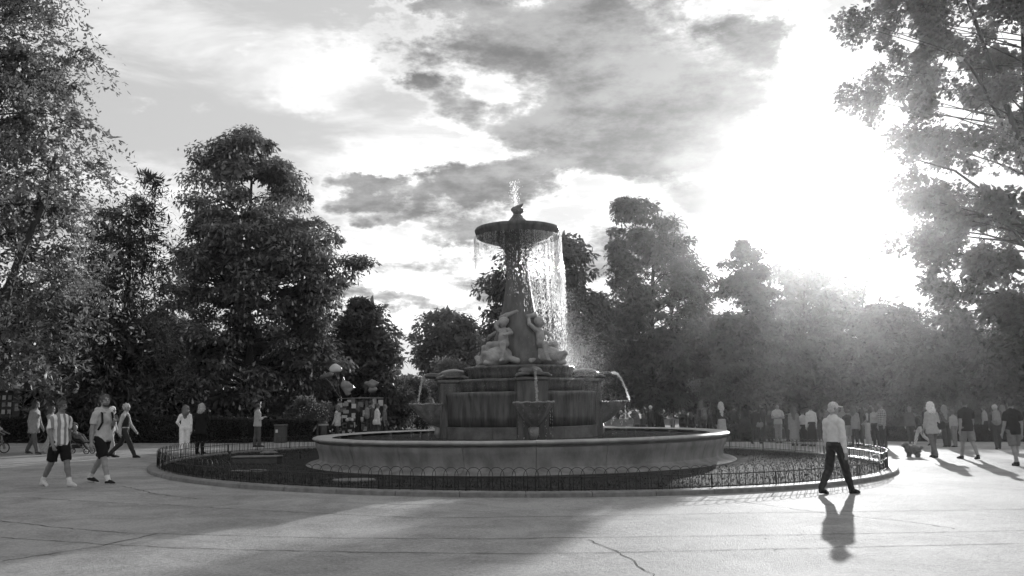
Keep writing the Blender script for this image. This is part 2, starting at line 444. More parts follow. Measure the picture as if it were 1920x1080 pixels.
class SDF:
    def __init__(s): s.p = []
    def cap(s, a, b, ra, rb, tag=0, sc=(1, 1, 1), k=.02, sub=False, bias=0.0, clip=None):
        s.p.append((np.array(a, float), np.array(b, float), ra, rb, tag, np.array(sc, float), k, sub, bias, clip)); return s
    def ell(s, c, r, tag=0, k=.02, sub=False, bias=0.0):
        m = max(r); return s.cap(c, c, m, m, tag, tuple(q/m for q in r), k, sub, bias)
    def path(s, pts, rs, tag=0, k=.02, **kw):
        for i in range(len(pts)-1): s.cap(pts[i], pts[i+1], rs[i], rs[i+1], tag, k=k, **kw)
        return s
    @staticmethod
    def dist(P, q):
        a, b, ra, rb, tag, sc, k, sub, bias, clip = q
        p = (P-a)/sc; bb = (b-a)/sc; L2 = float(bb@bb)
        if L2 < 1e-10: d = (np.linalg.norm(p, axis=-1)-ra)*sc.min()
        else:
            t = np.clip((p@bb)/L2, 0, 1)
            d = (np.linalg.norm(p-t[..., None]*bb, axis=-1)-(ra+(rb-ra)*t))*sc.min()
        if clip is not None: d = np.maximum(d, (P-np.asarray(clip[0], float))@unit(np.asarray(clip[1], float)))
        return d
    def build(s, h, noise=None):
        lo = np.min([np.minimum(q[0], q[1])-max(q[2], q[3])*q[5] for q in s.p if not q[7]], axis=0)-3*h
        hi = np.max([np.maximum(q[0], q[1])+max(q[2], q[3])*q[5] for q in s.p if not q[7]], axis=0)+3*h
        n = np.ceil((hi-lo)/h).astype(int)+1; D = np.full(n, 1.0)
        ax = [lo[i]+h*np.arange(n[i]) for i in range(3)]
        for q in s.p:
            mg = 2.5*q[6]+2*h
            l = np.minimum(q[0], q[1])-max(q[2], q[3])*q[5]-mg; u = np.maximum(q[0], q[1])+max(q[2], q[3])*q[5]+mg
            i0 = np.clip(((l-lo)/h).astype(int), 0, n); i1 = np.clip(np.ceil((u-lo)/h).astype(int)+1, 0, n)
            if (i1 <= i0).any(): continue
            sl = tuple(slice(i0[i], i1[i]) for i in range(3))
            P = np.stack(np.meshgrid(*[ax[i][sl[i]] for i in range(3)], indexing='ij'), -1)
            d = s.dist(P, q)
            if q[7]: D[sl] = np.maximum(D[sl], -d)
            else:
                d1 = D[sl]; k = max(q[6], 1e-4); t = np.clip(.5+.5*(d-d1)/k, 0, 1); D[sl] = d*(1-t)+d1*t-k*t*(1-t)
        if noise:
            amp, fr = noise
            X, Y, Z = np.meshgrid(*ax, indexing='ij')
            D = D+amp*(np.sin(X*fr+1.3*np.sin(Z*fr*.7))*np.sin(Y*fr*1.1+Z*fr*.5)+.5*np.sin(Z*fr*1.9+X*fr*1.3+Y*fr))
        return snets(D, lo, h)
    def tags(s, C):
        best = np.full(len(C), 9.0); tg = np.zeros(len(C), dtype=np.int32)
        for q in s.p:
            if q[7]: continue
            d = s.dist(C, q)-q[8]; m = d < best; best[m] = d[m]; tg[m] = q[4]
        return tg
    def mesh(s, name, h, mats, scale=1.0, noise=None, iters=0, tagfn=None):
        V, Q = s.build(h, noise); me = np_mesh(name, V*scale, Q, True)
        for m in mats: me.materials.append(m)
        if len(mats) > 1:
            C = V[Q].mean(1); tg = s.tags(C)
            if tagfn is not None: tg = tagfn(C, tg)
            me.polygons.foreach_set('material_index', tg[:len(me.polygons)].astype(np.int32)); me.update()
        return me

# ------------------------------------------------------------------ fountain
ft = empty('fountain', (CX, CY, 0), label='tall tiered stone fountain with round basin, turtles, cherubs and a high bowl', cat='fountain')
NB = 22
wall_prof = [(5.40, -.2), (6.12, -.2), (6.13, .055), (6.07, .085), (5.91, .115), (5.82, .15), (5.775, .20), (5.775, .27), (5.80, .38), (5.85, .5), (5.885, .58), (5.885, .655), (5.40, .655)]
cop_prof = [(5.42, .660), (5.80, .660), (5.815, .685), (5.86, .70), (5.93, .712), (5.965, .735), (5.97, .762), (5.95, .786), (5.90, .80), (5.62, .805), (5.50, .79), (5.43, .765)]
for i in range(NB):
    a0, a1 = 2*math.pi*(i+.18)/NB, 2*math.pi*(i+1.18)/NB; j = rng.uniform(-.003, .003)
    o = MB().lathe(wall_prof, 8, a0+.0009, a1-.0009, wob=lambda r, z, a: (r+(j if z > 0 else 0), z)).obj('wall_block', M_STONE, ft); autosmooth(o, 35)
    o = MB().lathe(cop_prof, 8, a0+.0007, a1-.0007, wob=lambda r, z, a: (r-j, z+j)).obj('coping_stone', M_RIM, ft); autosmooth(o, 50)
def water_mat():
    m = bpy.data.materials.new('pool_water'); m.use_nodes = True; t = NT(m.node_tree); b = t.n['Principled BSDF']
    b.inputs['Base Color'].default_value = g3(.035); b.inputs['Roughness'].default_value = .03; b.inputs['IOR'].default_value = 1.33
    co = t.new('ShaderNodeTexCoord').outputs['Object']; bn = t.new('ShaderNodeBump'); bn.inputs['Strength'].default_value = 1.0; bn.inputs['Distance'].default_value = .8
    t.put(bn.inputs['Height'], t.add(t.noise(co, 2.2, 3, .55, .3), t.mul(t.noise(co, 6, 2, .5), .4))); t.l.new(bn.outputs[0], b.inputs['Normal']); return m
MB().lathe([(5.46, .69), (4, .69), (2.0, .69)], 64, c=(CX, CY, 0)).obj('water', water_mat(), kind='structure', label='rippling water in the round basin', smooth=True)
MB().lathe([(5.45, .2), (0.3, .2)], 48).obj('basin_floor', M_WET2, ft)

ROT = R(8)
def drip(amp):
    ph = rng.uniform(0, 6.28, 6)
    def f(r, z, a):
        q = math.sin(23*a+ph[0])+.8*math.sin(41*a+ph[1])+.7*math.sin(67*a+ph[2]+2*z)+.6*math.sin(97*a+ph[3])
        return r+amp*q*(.5+.5*math.sin(9*z+3*math.sin(5*a+ph[4]))), z+amp*.25*math.sin(13*a+ph[5])
    return f
for i in range(14):
    a0, a1 = 2*math.pi*i/14+.1, 2*math.pi*(i+1)/14+.1; j = rng.uniform(-.006, .006)
    o = MB().lathe([(1.6, .21), (2.26+j, .21), (2.26+j, 1.0), (2.245+j, 1.012), (1.6, 1.012)], 6, a0+.002, a1-.002).obj('base_block', M_WET2, ft); autosmooth(o, 30)
def tier(name, prof, amp, n=200):
    o = MB().lathe(prof, n, wob=drip(amp)).obj(name, M_WET, ft, smooth=True); return o
tier('lower_drum', [(1.2, 1.015), (2.19, 1.015), (2.2, 1.3), (2.21, 1.6), (2.23, 1.85), (2.25, 1.92), (2.23, 1.965), (2.16, 1.98), (1.7, 1.985)], .011)
tier('middle_drum', [(1.6, 1.95), (1.84, 1.96), (1.85, 2.15), (1.88, 2.26), (1.90, 2.30), (1.87, 2.34), (1.8, 2.35), (1.3, 2.355)], .010)
tier('upper_drum', [(1.3, 2.33), (1.55, 2.34), (1.57, 2.5), (1.60, 2.62), (1.64, 2.67), (1.61, 2.715), (1.54, 2.725), (.4, 2.73)], .009)
# piers
pier_me = MB().box((0, -1.9, 1.24), (.84, .96, 2.06), bev=.02).mesh('pier'); pier_me.materials.append(M_WET)
cap_me = MB().box((0, -1.93, 2.31), (.95, 1.04, .085), bev=.015).mesh('pier_cap'); cap_me.materials.append(M_WET2)
# turtle
tu_ = SDF()
tu_.ell((0, .02, .15), (.34, .44, .17), k=.03).ell((0, .02, .07), (.37, .47, .06), k=.02)
tu_.path([(0, -.38, .10), (0, -.55, .13), (0, -.66, .14)], [.085, .08, .085], k=.04).ell((0, -.72, .13), (.085, .12, .075), k=.03)
for sx in (-1, 1):
    tu_.path([(sx*.25, -.3, .07), (sx*.4, -.42, .05), (sx*.46, -.5, .03)], [.08, .065, .04], k=.03)
    tu_.path([(sx*.25, .3, .07), (sx*.38, .42, .04)], [.07, .045], k=.03); tu_.ell((sx*.05, -.70, .195), (.03, .03, .025), k=.02)
for ix in range(-1, 2):
    for iy in range(-2, 3): tu_.ell((ix*.17, .02+iy*.15, .30-.09*abs(ix)-.035*iy*iy), (.08, .07, .025), k=.03)
M_BRONZE = mat('wet_dark_bronze', .05, .3, .7, .4, 8, .4, 20)
turtle_me = tu_.mesh('turtle', .02, [M_BRONZE])
# scallop shell bowl
mb = MB(); nphi, nt = 36, 8
def shell_pt(ph, t, inner):
    fl = 1+.05*math.cos(11*ph)*t; q = t**.62
    rx, ry = .54*q*fl, .90*q*fl
    if inner: rx, ry = rx*.86, ry*.86
    z = .98+.68*t+(.012*math.cos(11*ph) if t > .95 else 0)+(.07 if inner and t < .95 else 0)
    return (rx*math.sin(ph), -2.34-ry*math.cos(ph), z)
for inner in (0, 1):
    Vv = [shell_pt(-math.pi/2+math.pi*i/nphi, .02+.98*j/nt, inner) for i in range(nphi+1) for j in range(nt+1)]
    Ff = [(i*(nt+1)+j, (i+1)*(nt+1)+j, (i+1)*(nt+1)+j+1, i*(nt+1)+j+1)[::(-1 if inner else 1)] for i in range(nphi) for j in range(nt)]
    mb.put(Vv, Ff)
for k in range(31):
    ph = -math.pi/2+math.pi*k/30; p = shell_pt(ph, 1, 0); mb.ball((p[0]*.95, -2.34+(p[1]+2.34)*.95, p[2]), (.05, .045, .04), 6, 4, rz=ph)
mb.tube([(0, -2.36, .98), (0, -2.42, .80), (0, -2.36, .62)], [.16, .12, .05], 8)
bowl_me = mb.mesh('shell_bowl', True); bowl_me.materials.append(mat('shell_stone', .2, .5, .4, .4, 5, .5, 16))
for k in range(4):
    a = ROT+k*math.pi/2
    link('pier', pier_me, None, ft, rz=a); link('pier_cap', cap_me, None, ft, rz=a)
    link('turtle', turtle_me, None, ft, rz=a, loc=(1.98*math.sin(a), -1.98*math.cos(a), 2.352))
    link('shell_bowl', bowl_me, None, ft, rz=a)
# cherubs riding dolphins
ch = SDF()
ch.ell((0, -.30, .26), (.27, .42, .24), k=.06).path([(0, -.5, .2), (0, -.72, .2), (.0, -.86, .30)], [.2, .13, .075], k=.05)     # dolphin head, curled lip
ch.path([(0, -.45, .10), (0, -.72, .07), (0, -.84, .06)], [.13, .09, .06], k=.03)
ch.path([(0, .0, .25), (.05, .25, .35), (.1, .35, .7), (.05, .25, 1.0)], [.25, .2, .14, .09], k=.06)
for sx in (-1, 1):
    ch.ell((sx*.17, -.52, .33), (.06, .06, .05), k=.03); ch.path([(sx*.2, -.2, .2), (sx*.42, -.1, .12), (sx*.45, .05, .05)], [.1, .07, .03], k=.04)
    ch.path([(sx*.08, -.16, .56), (sx*.22, -.42, .55), (sx*.25, -.46, .32), (sx*.25, -.50, .16)], [.10, .085, .06, .045], k=.02)  # legs
    ch.path([(sx*.25, -.48, .15), (sx*.25, -.58, .11)], [.045, .035], k=.02)
ch.ell((0, -.10, .60), (.15, .13, .13), k=.04).ell((0, -.11, .76), (.135, .12, .16), k=.05).ell((0, -.08, .92), (.15, .1, .1), k=.05)
ch.cap((0, -.09, .98), (0, -.1, 1.05), .05, .05, k=.02).ell((0, -.12, 1.15), (.11, .12, .13), k=.02).ell((0, -.24, 1.13), (.025, .03, .03), k=.02)
ch.ell((0, -.08, 1.20), (.13, .13, .11), k=.02)
ch.path([(.15, -.08, .95), (.30, -.18, .85), (.18, -.33, .80)], [.06, .05, .04], k=.02).path([(-.15, -.08, .95), (-.30, .0, 1.1), (-.18, .12, 1.30)], [.06, .05, .04], k=.02)
ch.path([(-.25, .1, 1.32), (0, .05, 1.36), (.22, .18, 1.45)], [.05, .06, .05], k=.05)          # shell held overhead
cherub_me = ch.mesh('cherub_on_dolphin', .0125, [M_STAT], noise=(.003, 55))
for k in range(4):
    a = -math.pi/4+ROT+k*math.pi/2
    link('cherub_on_dolphin', cherub_me, None, ft, rz=a, loc=(.64*math.sin(a), -.64*math.cos(a), 2.735)).scale = (1.15, 1.15, 1.1)
# column, high bowl, finial
def rocky(r, z, a):
    k = max(0, 1-(z-2.7)/1.7); return r*(1+.10*k*math.sin(4*(a-ROT)+.4)+.05*k*math.sin(9*a+5*z)+.012*math.sin(24*a)), z
MB().lathe([(.3, 2.7), (.92, 2.72), (.90, 2.95), (.80, 3.3), (.68, 3.75), (.55, 4.2), (.46, 4.6), (.40, 5.0), (.345, 5.4), (.32, 5.7), (.325, 5.95), (.36, 6.13), (.44, 6.29), (.60, 6.43), (.5, 6.48)], 72, wob=rocky).obj('column', M_COLM, ft, smooth=True)
o = MB().lathe([(.3, 6.40), (.60, 6.425), (.85, 6.50), (1.10, 6.585), (1.22, 6.63), (1.25, 6.66), (1.255, 6.74), (1.285, 6.78), (1.30, 6.85), (1.275, 6.90), (1.2, 6.905), (1.12, 6.84), (.5, 6.78), (0.1, 6.78)], 96, wob=drip(.004)).obj('high_bowl', M_WET, ft); autosmooth(o, 45)
fi = SDF()
fi.ell((0, 0, .22), (.24, .22, .24), k=.05).ell((0, 0, .02), (.26, .24, .08), k=.04).ell((0, 0, .42), (.16, .15, .1), k=.05)
fi.path([(.18, 0, .36), (.27, 0, .28), (.22, 0, .12)], [.035, .035, .03], k=.02).path([(-.17, 0, .36), (-.25, 0, .26), (-.2, 0, .12)], [.045, .04, .03], k=.02)
fi.ell((0, 0, .60), (.135, .13, .12), k=.04).path([(-.12, 0, .66), (.05, 0, .72), (.20, 0, .84)], [.07, .075, .02], k=.04).cap((-.03, 0, .5), (.1, 0, .62), .08, .1, k=.04)
link('finial', fi.mesh('finial', .018, [M_WET2], noise=(.006, 34)), None, ft, loc=(0, 0, 6.86))

# ------------------------------------------------------------------ falling water
def watermat():
    m = bpy.data.materials.new('water_drops'); m.use_nodes = True; t = NT(m.node_tree); t.n.clear()
    a = t.new('ShaderNodeBsdfTranslucent'); a.inputs[0].default_value = g3(.95); d = t.new('ShaderNodeBsdfRefraction'); d.inputs[0].default_value = g3(1); d.inputs['Roughness'].default_value = .15; d.inputs['IOR'].default_value = 1.33
    mx = t.new('ShaderNodeMixShader'); mx.inputs[0].default_value = .15; t.l.new(a.outputs[0], mx.inputs[1]); t.l.new(d.outputs[0], mx.inputs[2])
    o = t.new('ShaderNodeOutputMaterial'); t.l.new(mx.outputs[0], o.inputs[0]); return m
M_DROP = watermat()
def drops(name, P, r, ln, label, D=None):
    P = np.asarray(P, float); n = len(P); r = np.broadcast_to(r, n); ln = np.broadcast_to(ln, n)
    Dv = np.tile(np.array([0, 0, 1.0]), (n, 1)) if D is None else np.asarray(D, float)
    u = np.cross(Dv, rng.normal(0, 1, (n, 3))); u /= np.linalg.norm(u, axis=1)[:, None]+1e-9; v = np.cross(Dv, u)
    V = np.stack([P+Dv*ln[:, None]*.6, P+u*r[:, None]+v*r[:, None]*.4, P-u*r[:, None]+v*r[:, None]*.4, P-Dv*ln[:, None]*.4], 1)
    f = np.array([[0, 1, 3], [0, 3, 2]])
    Fq = (np.arange(n)[:, None, None]*4+f[None]).reshape(-1, 3)
    link(name, np_mesh(name, V.reshape(-1, 3), Fq), M_DROP, kind='stuff', label=label)
# curtain from the high bowl: strings of drops
ns = 460; P = []; rr = []; ll = []
for i in range(ns):
    a = rng.uniform(0, 2*math.pi); r0 = 1.29+rng.normal(0, .012); ztop = 6.62
    lit = math.sin(a-R(30)) ; sa_ = math.sin(a); nd = int(rng.uniform(30, 80)*(.22+1.6*float(sstep(sa_, -.05, .5)) if sa_ > -.3 else .30))
    for q in range(nd):
        t = rng.random()**1.35*(1 if sa_ > -.3 else .35); z = ztop-t*rng.uniform(1.9, 3.75)*(.66 if math.cos(a) > .1 else 1); dr = .02+.06*t*rng.random(); dxw = .08*t*t
        P.append((CX+(r0+dr)*math.sin(a+rng.normal(0, .012))+dxw, CY-(r0+dr)*math.cos(a), z)); rr.append(rng.uniform(.0035, .008)); ll.append(rng.uniform(.015, .05)*(1+t))
drops('water_curtain', P, np.array(rr), np.array(ll), 'curtain of sparkling drops falling from the high bowl')
# jet on top
n = 480; t = rng.random(n)**1.4; sp = .02+.10*t
P = np.stack([CX-.03+rng.normal(0, 1, n)*sp*.8-.05*t, CY+rng.normal(0, 1, n)*sp*.8, 7.55+t*.85-(rng.random(n) < .3)*rng.random(n)*.5], 1)
P2 = np.stack([CX+rng.normal(0, .38, 500), CY+rng.normal(0, .38, 500), 6.95+np.abs(rng.normal(0, .3, 500))], 1)
drops('top_spray', np.concatenate([P, P2]), np.concatenate([rng.uniform(.004, .011, n), rng.uniform(.003, .005, 500)]), np.concatenate([rng.uniform(.02, .06, n), rng.uniform(.006, .01, 500)]), 'white jet spraying up from the finial of the fountain')
# mist drifting to the right of the tiers and round them
n = 30000
m1 = np.stack([CX+rng.normal(1.55, .55, n), CY+rng.normal(.0, .7, n), rng.normal(2.6, .75, n)], 1)
m2 = np.stack([CX+rng.normal(1.2, .28, 12000), CY+rng.normal(0, .5, 12000), rng.uniform(2.75, 5.0, 12000)], 1)
a = rng.uniform(0, 6.283, 5000); r = rng.uniform(1.6, 2.5, 5000); m3 = np.stack([CX+r*np.sin(a), CY-r*np.cos(a), 2.0+np.abs(rng.normal(0, .45, 5000))], 1)
m4 = np.stack([CX-1.1+rng.normal(0, .25, 700), CY+rng.normal(0, .4, 700), 2.75+np.abs(rng.normal(0, .2, 700))], 1)
m5 = np.stack([CX+rng.normal(1.25, .22, 9000), CY+rng.normal(0, .5, 9000), 2.7+np.abs(rng.normal(0, .4, 9000))], 1)
M = np.concatenate([m1, m2, m3, m4, m5]); M = M[M[:, 2] > .62]
drops('mist', M, rng.uniform(.0022, .0055, len(M)), rng.uniform(.004, .010, len(M)), 'fine spray drifting beside the tiers of the fountain')
# arching spouts from the turtles and the overflow of the bowls
for k in range(4):
    a = ROT+k*math.pi/2; er = np.array([math.sin(a), -math.cos(a), 0]); P = []
    reach = .55 if k in (1, 2) else .22
    for q in range(13):
        t = q/12; P.append((CX, CY, 2.50)+er*(2.78+reach*t)+np.array([0, 0, (.10 if k in (1, 2) else .0)*4*t*(1-t)*1.0-.80*t*t]))
    Pa = np.array(P); tj = rng.random(700)*11.99; ij = tj.astype(int); fj = (tj-ij)[:, None]; Pj = Pa[ij]*(1-fj)+Pa[ij+1]*fj+rng.normal(0, .016, (700, 3)); Dj = unit(Pa[ij+1]-Pa[ij])
    drops('water_jet', Pj, rng.uniform(.004, .010, 700), rng.uniform(.02, .06, 700), 'thin spout of water arching from a turtle into its shell bowl', Dj)
    n = 160; i = rng.integers(0, 11, 70); base = np.array(P)[i]+rng.normal(0, .03, (70, 3))
    ph = rng.choice(np.linspace(-1.2, 1.2, 7), n)+rng.normal(0, .03, n); et = np.array([math.cos(a), math.sin(a), 0])
    rr_ = .50*np.sin(ph); ry_ = .86*np.cos(ph)
    base2 = np.array([CX, CY, 0])+er*(2.34+ry_)[:, None]+et*rr_[:, None]+np.stack([np.zeros(n), np.zeros(n), rng.uniform(.62, 1.62, n)], 1)
    Q = np.concatenate([base, base2]); drops('bowl_overflow', Q, rng.uniform(.005, .009, len(Q)), rng.uniform(.012, .04, len(Q)), 'drops spilling over the rim of a shell bowl')

# ------------------------------------------------------------------ things lying in the bed
def bed_z(x, y):
    r = math.hypot(x-CX, y-CY); return .03+float(gz(x, y))*min(1, max(0, (r-6.2)/3.4))
M_SLAB = mat('pale_slab', .15, .8, .2, .25, 8, .4, 30)
def bedpt(px, py):
    d = ray(px, py); z = .04; t = (z-CAM_H)/d[2]; p = np.array([0, 0, CAM_H])+d*t; p[2] = bed_z(p[0], p[1]); return p
def slab(p, rx, ry, h, label):
    mb = MB(); n = 14; ph = rng.uniform(0, 6, 3); V = []
    for zz, k in ((-.02, 1), (h*.7, 1), (h, .93)):
        for i in range(n):
            t = 2*math.pi*i/n; w_ = 1+.08*math.sin(3*t+ph[0])+.05*math.sin(5*t+ph[1]); V.append((rx*k*w_*math.cos(t), ry*k*w_*math.sin(t), zz))
    F = [tuple(range(2*n, 3*n))]+[(k*n+i, k*n+(i+1) % n, k*n+n+(i+1) % n, k*n+n+i) for k in range(2) for i in range(n)]
    mb.put(V, F).obj('flat_stone', M_SLAB, label=label, cat='stone', loc=p, group='flat stones in the bed')
slab(bedpt(662, 904), .46, .3, .05, 'pale flat stone in the bed beside the fence below the basin')
slab(bedpt(468, 888), .45, .22, .05, 'narrow flat stone in the bed near the grey service box')
M_PAINT = mat('grey_painted_metal', .25, .5, .5, .15, 9)
p = bedpt(482, 872)
e = empty('service_box', p, label='low grey service box with pale lid in the bed', cat='box')
MB().box((0, 0, .09), (1.25, .5, .19), bev=.02).obj('body', mat('dark_box', .06, .6, .4, .2, 8), e); MB().box((0, 0, .205), (1.31, .56, .04), bev=.01).obj('lid', M_SLAB, e)
p = bedpt(504, 862)
e = empty('bed_lamp', p, label='round floodlight with pale domed lid standing in the bed', cat='lamp')
MB().lathe([(0, 0), (.20, 0), (.19, .12), (.17, .16), (0, .16)], 20).obj('housing', M_IRON, e, True); MB().lathe([(.27, .158), (.27, .175), (.2, .21), (.1, .235), (0, .245)], 20).obj('cap', M_SLAB, e, True)
M_JUNC = mat('dark_pipe', .03, .6, .4, .2, 9)
for (px, py, wh_) in ((349, 890, 'left of the narrow flat stone'), (563, 862, 'between floodlight and basin'), (430, 868, 'behind the service box')):
    p = bedpt(px, py); e = empty('sprinkler', p, label='short dark sprinkler head in the bed '+wh_, cat='sprinkler', group='sprinkler heads in the bed')
    MB().tube([(0, 0, -.02), (0, 0, .2)], .025, 8).obj('riser', M_JUNC, e, True); MB().tube([(0, 0, .2), (0, 0, .26)], [.045, .04], 8).obj('nozzle', M_JUNC, e, True)

# ------------------------------------------------------------------ trees
M_BARK = mat('bark', .06, .9, .15, .45, 4, .8, 10, stretch=(1, 1, .25))
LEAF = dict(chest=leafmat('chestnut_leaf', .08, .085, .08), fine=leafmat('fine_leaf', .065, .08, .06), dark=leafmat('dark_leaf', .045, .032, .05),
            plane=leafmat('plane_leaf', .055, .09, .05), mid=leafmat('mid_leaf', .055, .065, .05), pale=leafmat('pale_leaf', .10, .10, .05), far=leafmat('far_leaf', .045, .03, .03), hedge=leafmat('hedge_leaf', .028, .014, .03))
def leafcards(C, Dn, Nn, Ln, Wd):
    Wv = np.cross(Dn, Nn); Wv /= np.linalg.norm(Wv, axis=1)[:, None]+1e-9
    L_, W_ = Ln[:, None], Wd[:, None]
    V = np.stack([C, C+Dn*L_*.45+Wv*W_*.5, C+Dn*L_, C+Dn*L_*.45-Wv*W_*.5], 1)
    return V
def unit(a): return a/(np.linalg.norm(a, axis=-1, keepdims=True)+1e-9)
def tree(name, label, rows, Y, base_px, nclump, nleaf, Ls, Ws, leaf, csize, trunk_r=.25, inner=.45, flat=.62, droop=.35, group=None, dratio=.85, style='clump', trunk_top=.8, blossom=0, limbs=26, hole=0.0, extra=(), seed=0):
    rng = np.random.default_rng(zlib.crc32(label.encode())+seed)
    b = gp(base_px, Y); T = empty(name, b, label=label, cat='tree', group=group)
    zs = []; xl = []; xr = []
    for (py, l, r) in rows:
        a, c = at(l, py, Y), at(r, py, Y); zs.append((a[2]+c[2])/2-b[2]); xl.append(a[0]-b[0]); xr.append(c[0]-b[0])
    o = np.argsort(zs); zs = np.array(zs)[o]; xl = np.array(xl)[o]; xr = np.array(xr)[o]
    fz = np.linspace(zs[0], zs[-1], 200); hw = np.interp(fz, zs, (xr-xl)/2); cx = np.interp(fz, zs, (xr+xl)/2)
    cdf = np.cumsum(np.maximum(hw, .15)**1.35); cdf /= cdf[-1]
    n = nclump; z = np.interp(rng.random(n), cdf, fz); H = np.interp(z, fz, hw); X0 = np.interp(z, fz, cx)
    th = rng.uniform(0, 2*math.pi, n); rho = inner+(1.06-inner)*np.sqrt(rng.random(n))
    ph = rng.uniform(0, 6.28, 4); lump = 1+.13*np.sin(3*th+ph[0]+z*.9)+.11*np.sin(5*th+ph[1]-z*1.7)+.08*np.sin(2*th+ph[2]+z*3.1)
    rc = csize*rng.uniform(.6, 1.3, n); rc = np.minimum(rc, np.maximum(H*.8, csize*.35))
    Re = np.maximum(H*lump*.98-.45*rc, .05)
    C = np.stack([X0+Re*rho*np.cos(th), Re*dratio*rho*np.sin(th), z], 1)
    if hole > 0:
        k = (np.sin(C[:, 0]*1.1+ph[2])*np.sin(C[:, 2]*1.3+ph[3])*np.sin(C[:, 1]*1.2+ph[0])) > -hole; k |= rng.random(n) < .15
        C, rc, rho = C[k], rc[k], rho[k]; n = len(C)
    nb = (np.linalg.norm(C[:, None]-C[None], axis=2) < 1.9*csize).sum(1); k = nb >= 5; C, rc, rho = C[k], rc[k], rho[k]; n = len(C)     # no clump hangs free of the crown
    # trunk and limbs
    mb = MB(); ht = zs[0]+(zs[-1]-zs[0])*trunk_top; tp = []
    tx = np.interp(ht, fz, cx)
    for i in range(9):
        t = i/8; tp.append(np.array([tx*t**1.5+.12*trunk_r*8*math.sin(3*t+ph[0])*t, .8*trunk_r*math.sin(4*t+ph[1])*t, -.1+ht*t]))
    tr_ = [trunk_r*(1.25 if i == 0 else 1-.82*i/8) for i in range(9)]; mb.tube(tp, tr_, 8)
    order = rng.permutation(n)[:limbs]
    for i in order:
        c = C[i]; zz = max(zs[0]*.6, min(c[2]-rng.uniform(.1, .35)*max(1.0, np.hypot(c[0], c[1])), ht*.98)); t = np.clip(zz/ht, .12, .98)*8
        k0 = int(min(t, 7)); s0 = tp[k0]*(1-(t-k0))+tp[k0+1]*(t-k0); r0 = tr_[min(k0, 8)]*.42
        mid = s0*.5+c*.5+np.array([rng.normal(0, .2), rng.normal(0, .2), rng.uniform(-.1, .35)])
        mb.tube([s0, s0*.75+mid*.25+np.array([0, 0, .05]), mid, mid*.45+c*.55, c], [r0, r0*.8, r0*.55, r0*.35, r0*.12], 5, caps=False)
        for j in range(2):
            d = np.linalg.norm(C-mid, axis=1); q = C[np.argsort(d)[rng.integers(1, 8)]]
            mb.tube([mid, mid*.5+q*.5+np.array([0, 0, .1]), q], [r0*.4, r0*.25, r0*.08], 4, caps=False)
    for pts, r0 in extra:
        Q = [at(x, y, Y-.6)-b for (x, y) in pts]; mb.tube(Q, list(np.linspace(r0, r0*.3, len(Q))), 7)
    mb.obj('trunk', M_BARK, T, True)
    # leaves
    cid = rng.integers(0, n, nleaf); cc = C[cid]; rcl = rc[cid]
    u = unit(rng.normal(0, 1, (nleaf, 3))); rad = rng.random(nleaf)**.45
    if style == 'string':
        ns_ = 14; sid = rng.integers(0, ns_, nleaf)+cid*ns_; dirs = unit(rng.normal(0, 1, (n*ns_, 3))*np.array([1, 1, .45])+np.array([0, 0, -.15])); u = dirs[sid]
        t = rng.random(nleaf); P = cc+u*(rcl*1.35*t)[:, None]+rng.normal(0, .035, (nleaf, 3)); P[:, 2] -= rcl*.75*t*t
    elif style == 'tier':
        P = cc+u*(rcl*rad)[:, None]*np.array([1.15, 1.15, .30]); P[:, 2] -= .25*((P[:, 0]-cc[:, 0])**2+(P[:, 1]-cc[:, 1])**2)/np.maximum(rcl, .1)
    elif style == 'ball': P = cc+u*(rcl*rad)[:, None]
    else:
        rad = .45+.6*rng.random(nleaf); u[:, 2] = np.where(rng.random(nleaf) < .75, np.abs(u[:, 2]), u[:, 2]); P = cc+u*(rcl*rad)[:, None]*np.array([1, 1, flat])
    out = unit(P-np.stack([np.interp(P[:, 2], fz, cx), np.zeros(nleaf), P[:, 2]-.3], 1))
    Dn = unit(out*.5+rng.normal(0, .55, (nleaf, 3))+np.array([0, 0, -droop])); Nn = unit(rng.normal(0, .5, (nleaf, 3))+np.array([0, 0, .8])+out*.5)
    if style not in ('string', 'ball'):
        Nn = unit(u*.8+rng.normal(0, .38, (nleaf, 3))+np.array([0, 0, .45])); q_ = rng.normal(0, .6, (nleaf, 3))+u*.5+np.array([0, 0, -droop]); Dn = unit(q_-Nn*np.sum(q_*Nn, 1)[:, None])
    deep = rho[cid] < .62
    sc_ = rng.uniform(.5, 1.5, nleaf)*np.where(deep, 1.7, 1.0)
    V = leafcards(P, Dn, Nn, Ls*sc_, Ws*sc_)
    link('crown', np_mesh('crown', V.reshape(-1, 3), np.arange(nleaf*4).reshape(-1, 4)), LEAF[leaf], T)
    if blossom:
        mb = MB(); order = np.argsort(C[:, 1]+rng.normal(0, 1.0, n))[:blossom]
        for i in order:
            p = C[i]+np.array([rng.normal(0, .5)*rc[i], -rc[i]*.75, rng.normal(-.15, .3)*rc[i]]); hh = rng.uniform(.16, .28)
            mb.tube([p, p+np.array([0, 0, hh*.3]), p+np.array([rng.normal(0, .02), 0, hh])], [.045, .06, .01], 5)
        mb.obj('blossom', mat('white_blossom', .5, .7, .2, .3, 9), T, kind='stuff')
    return T
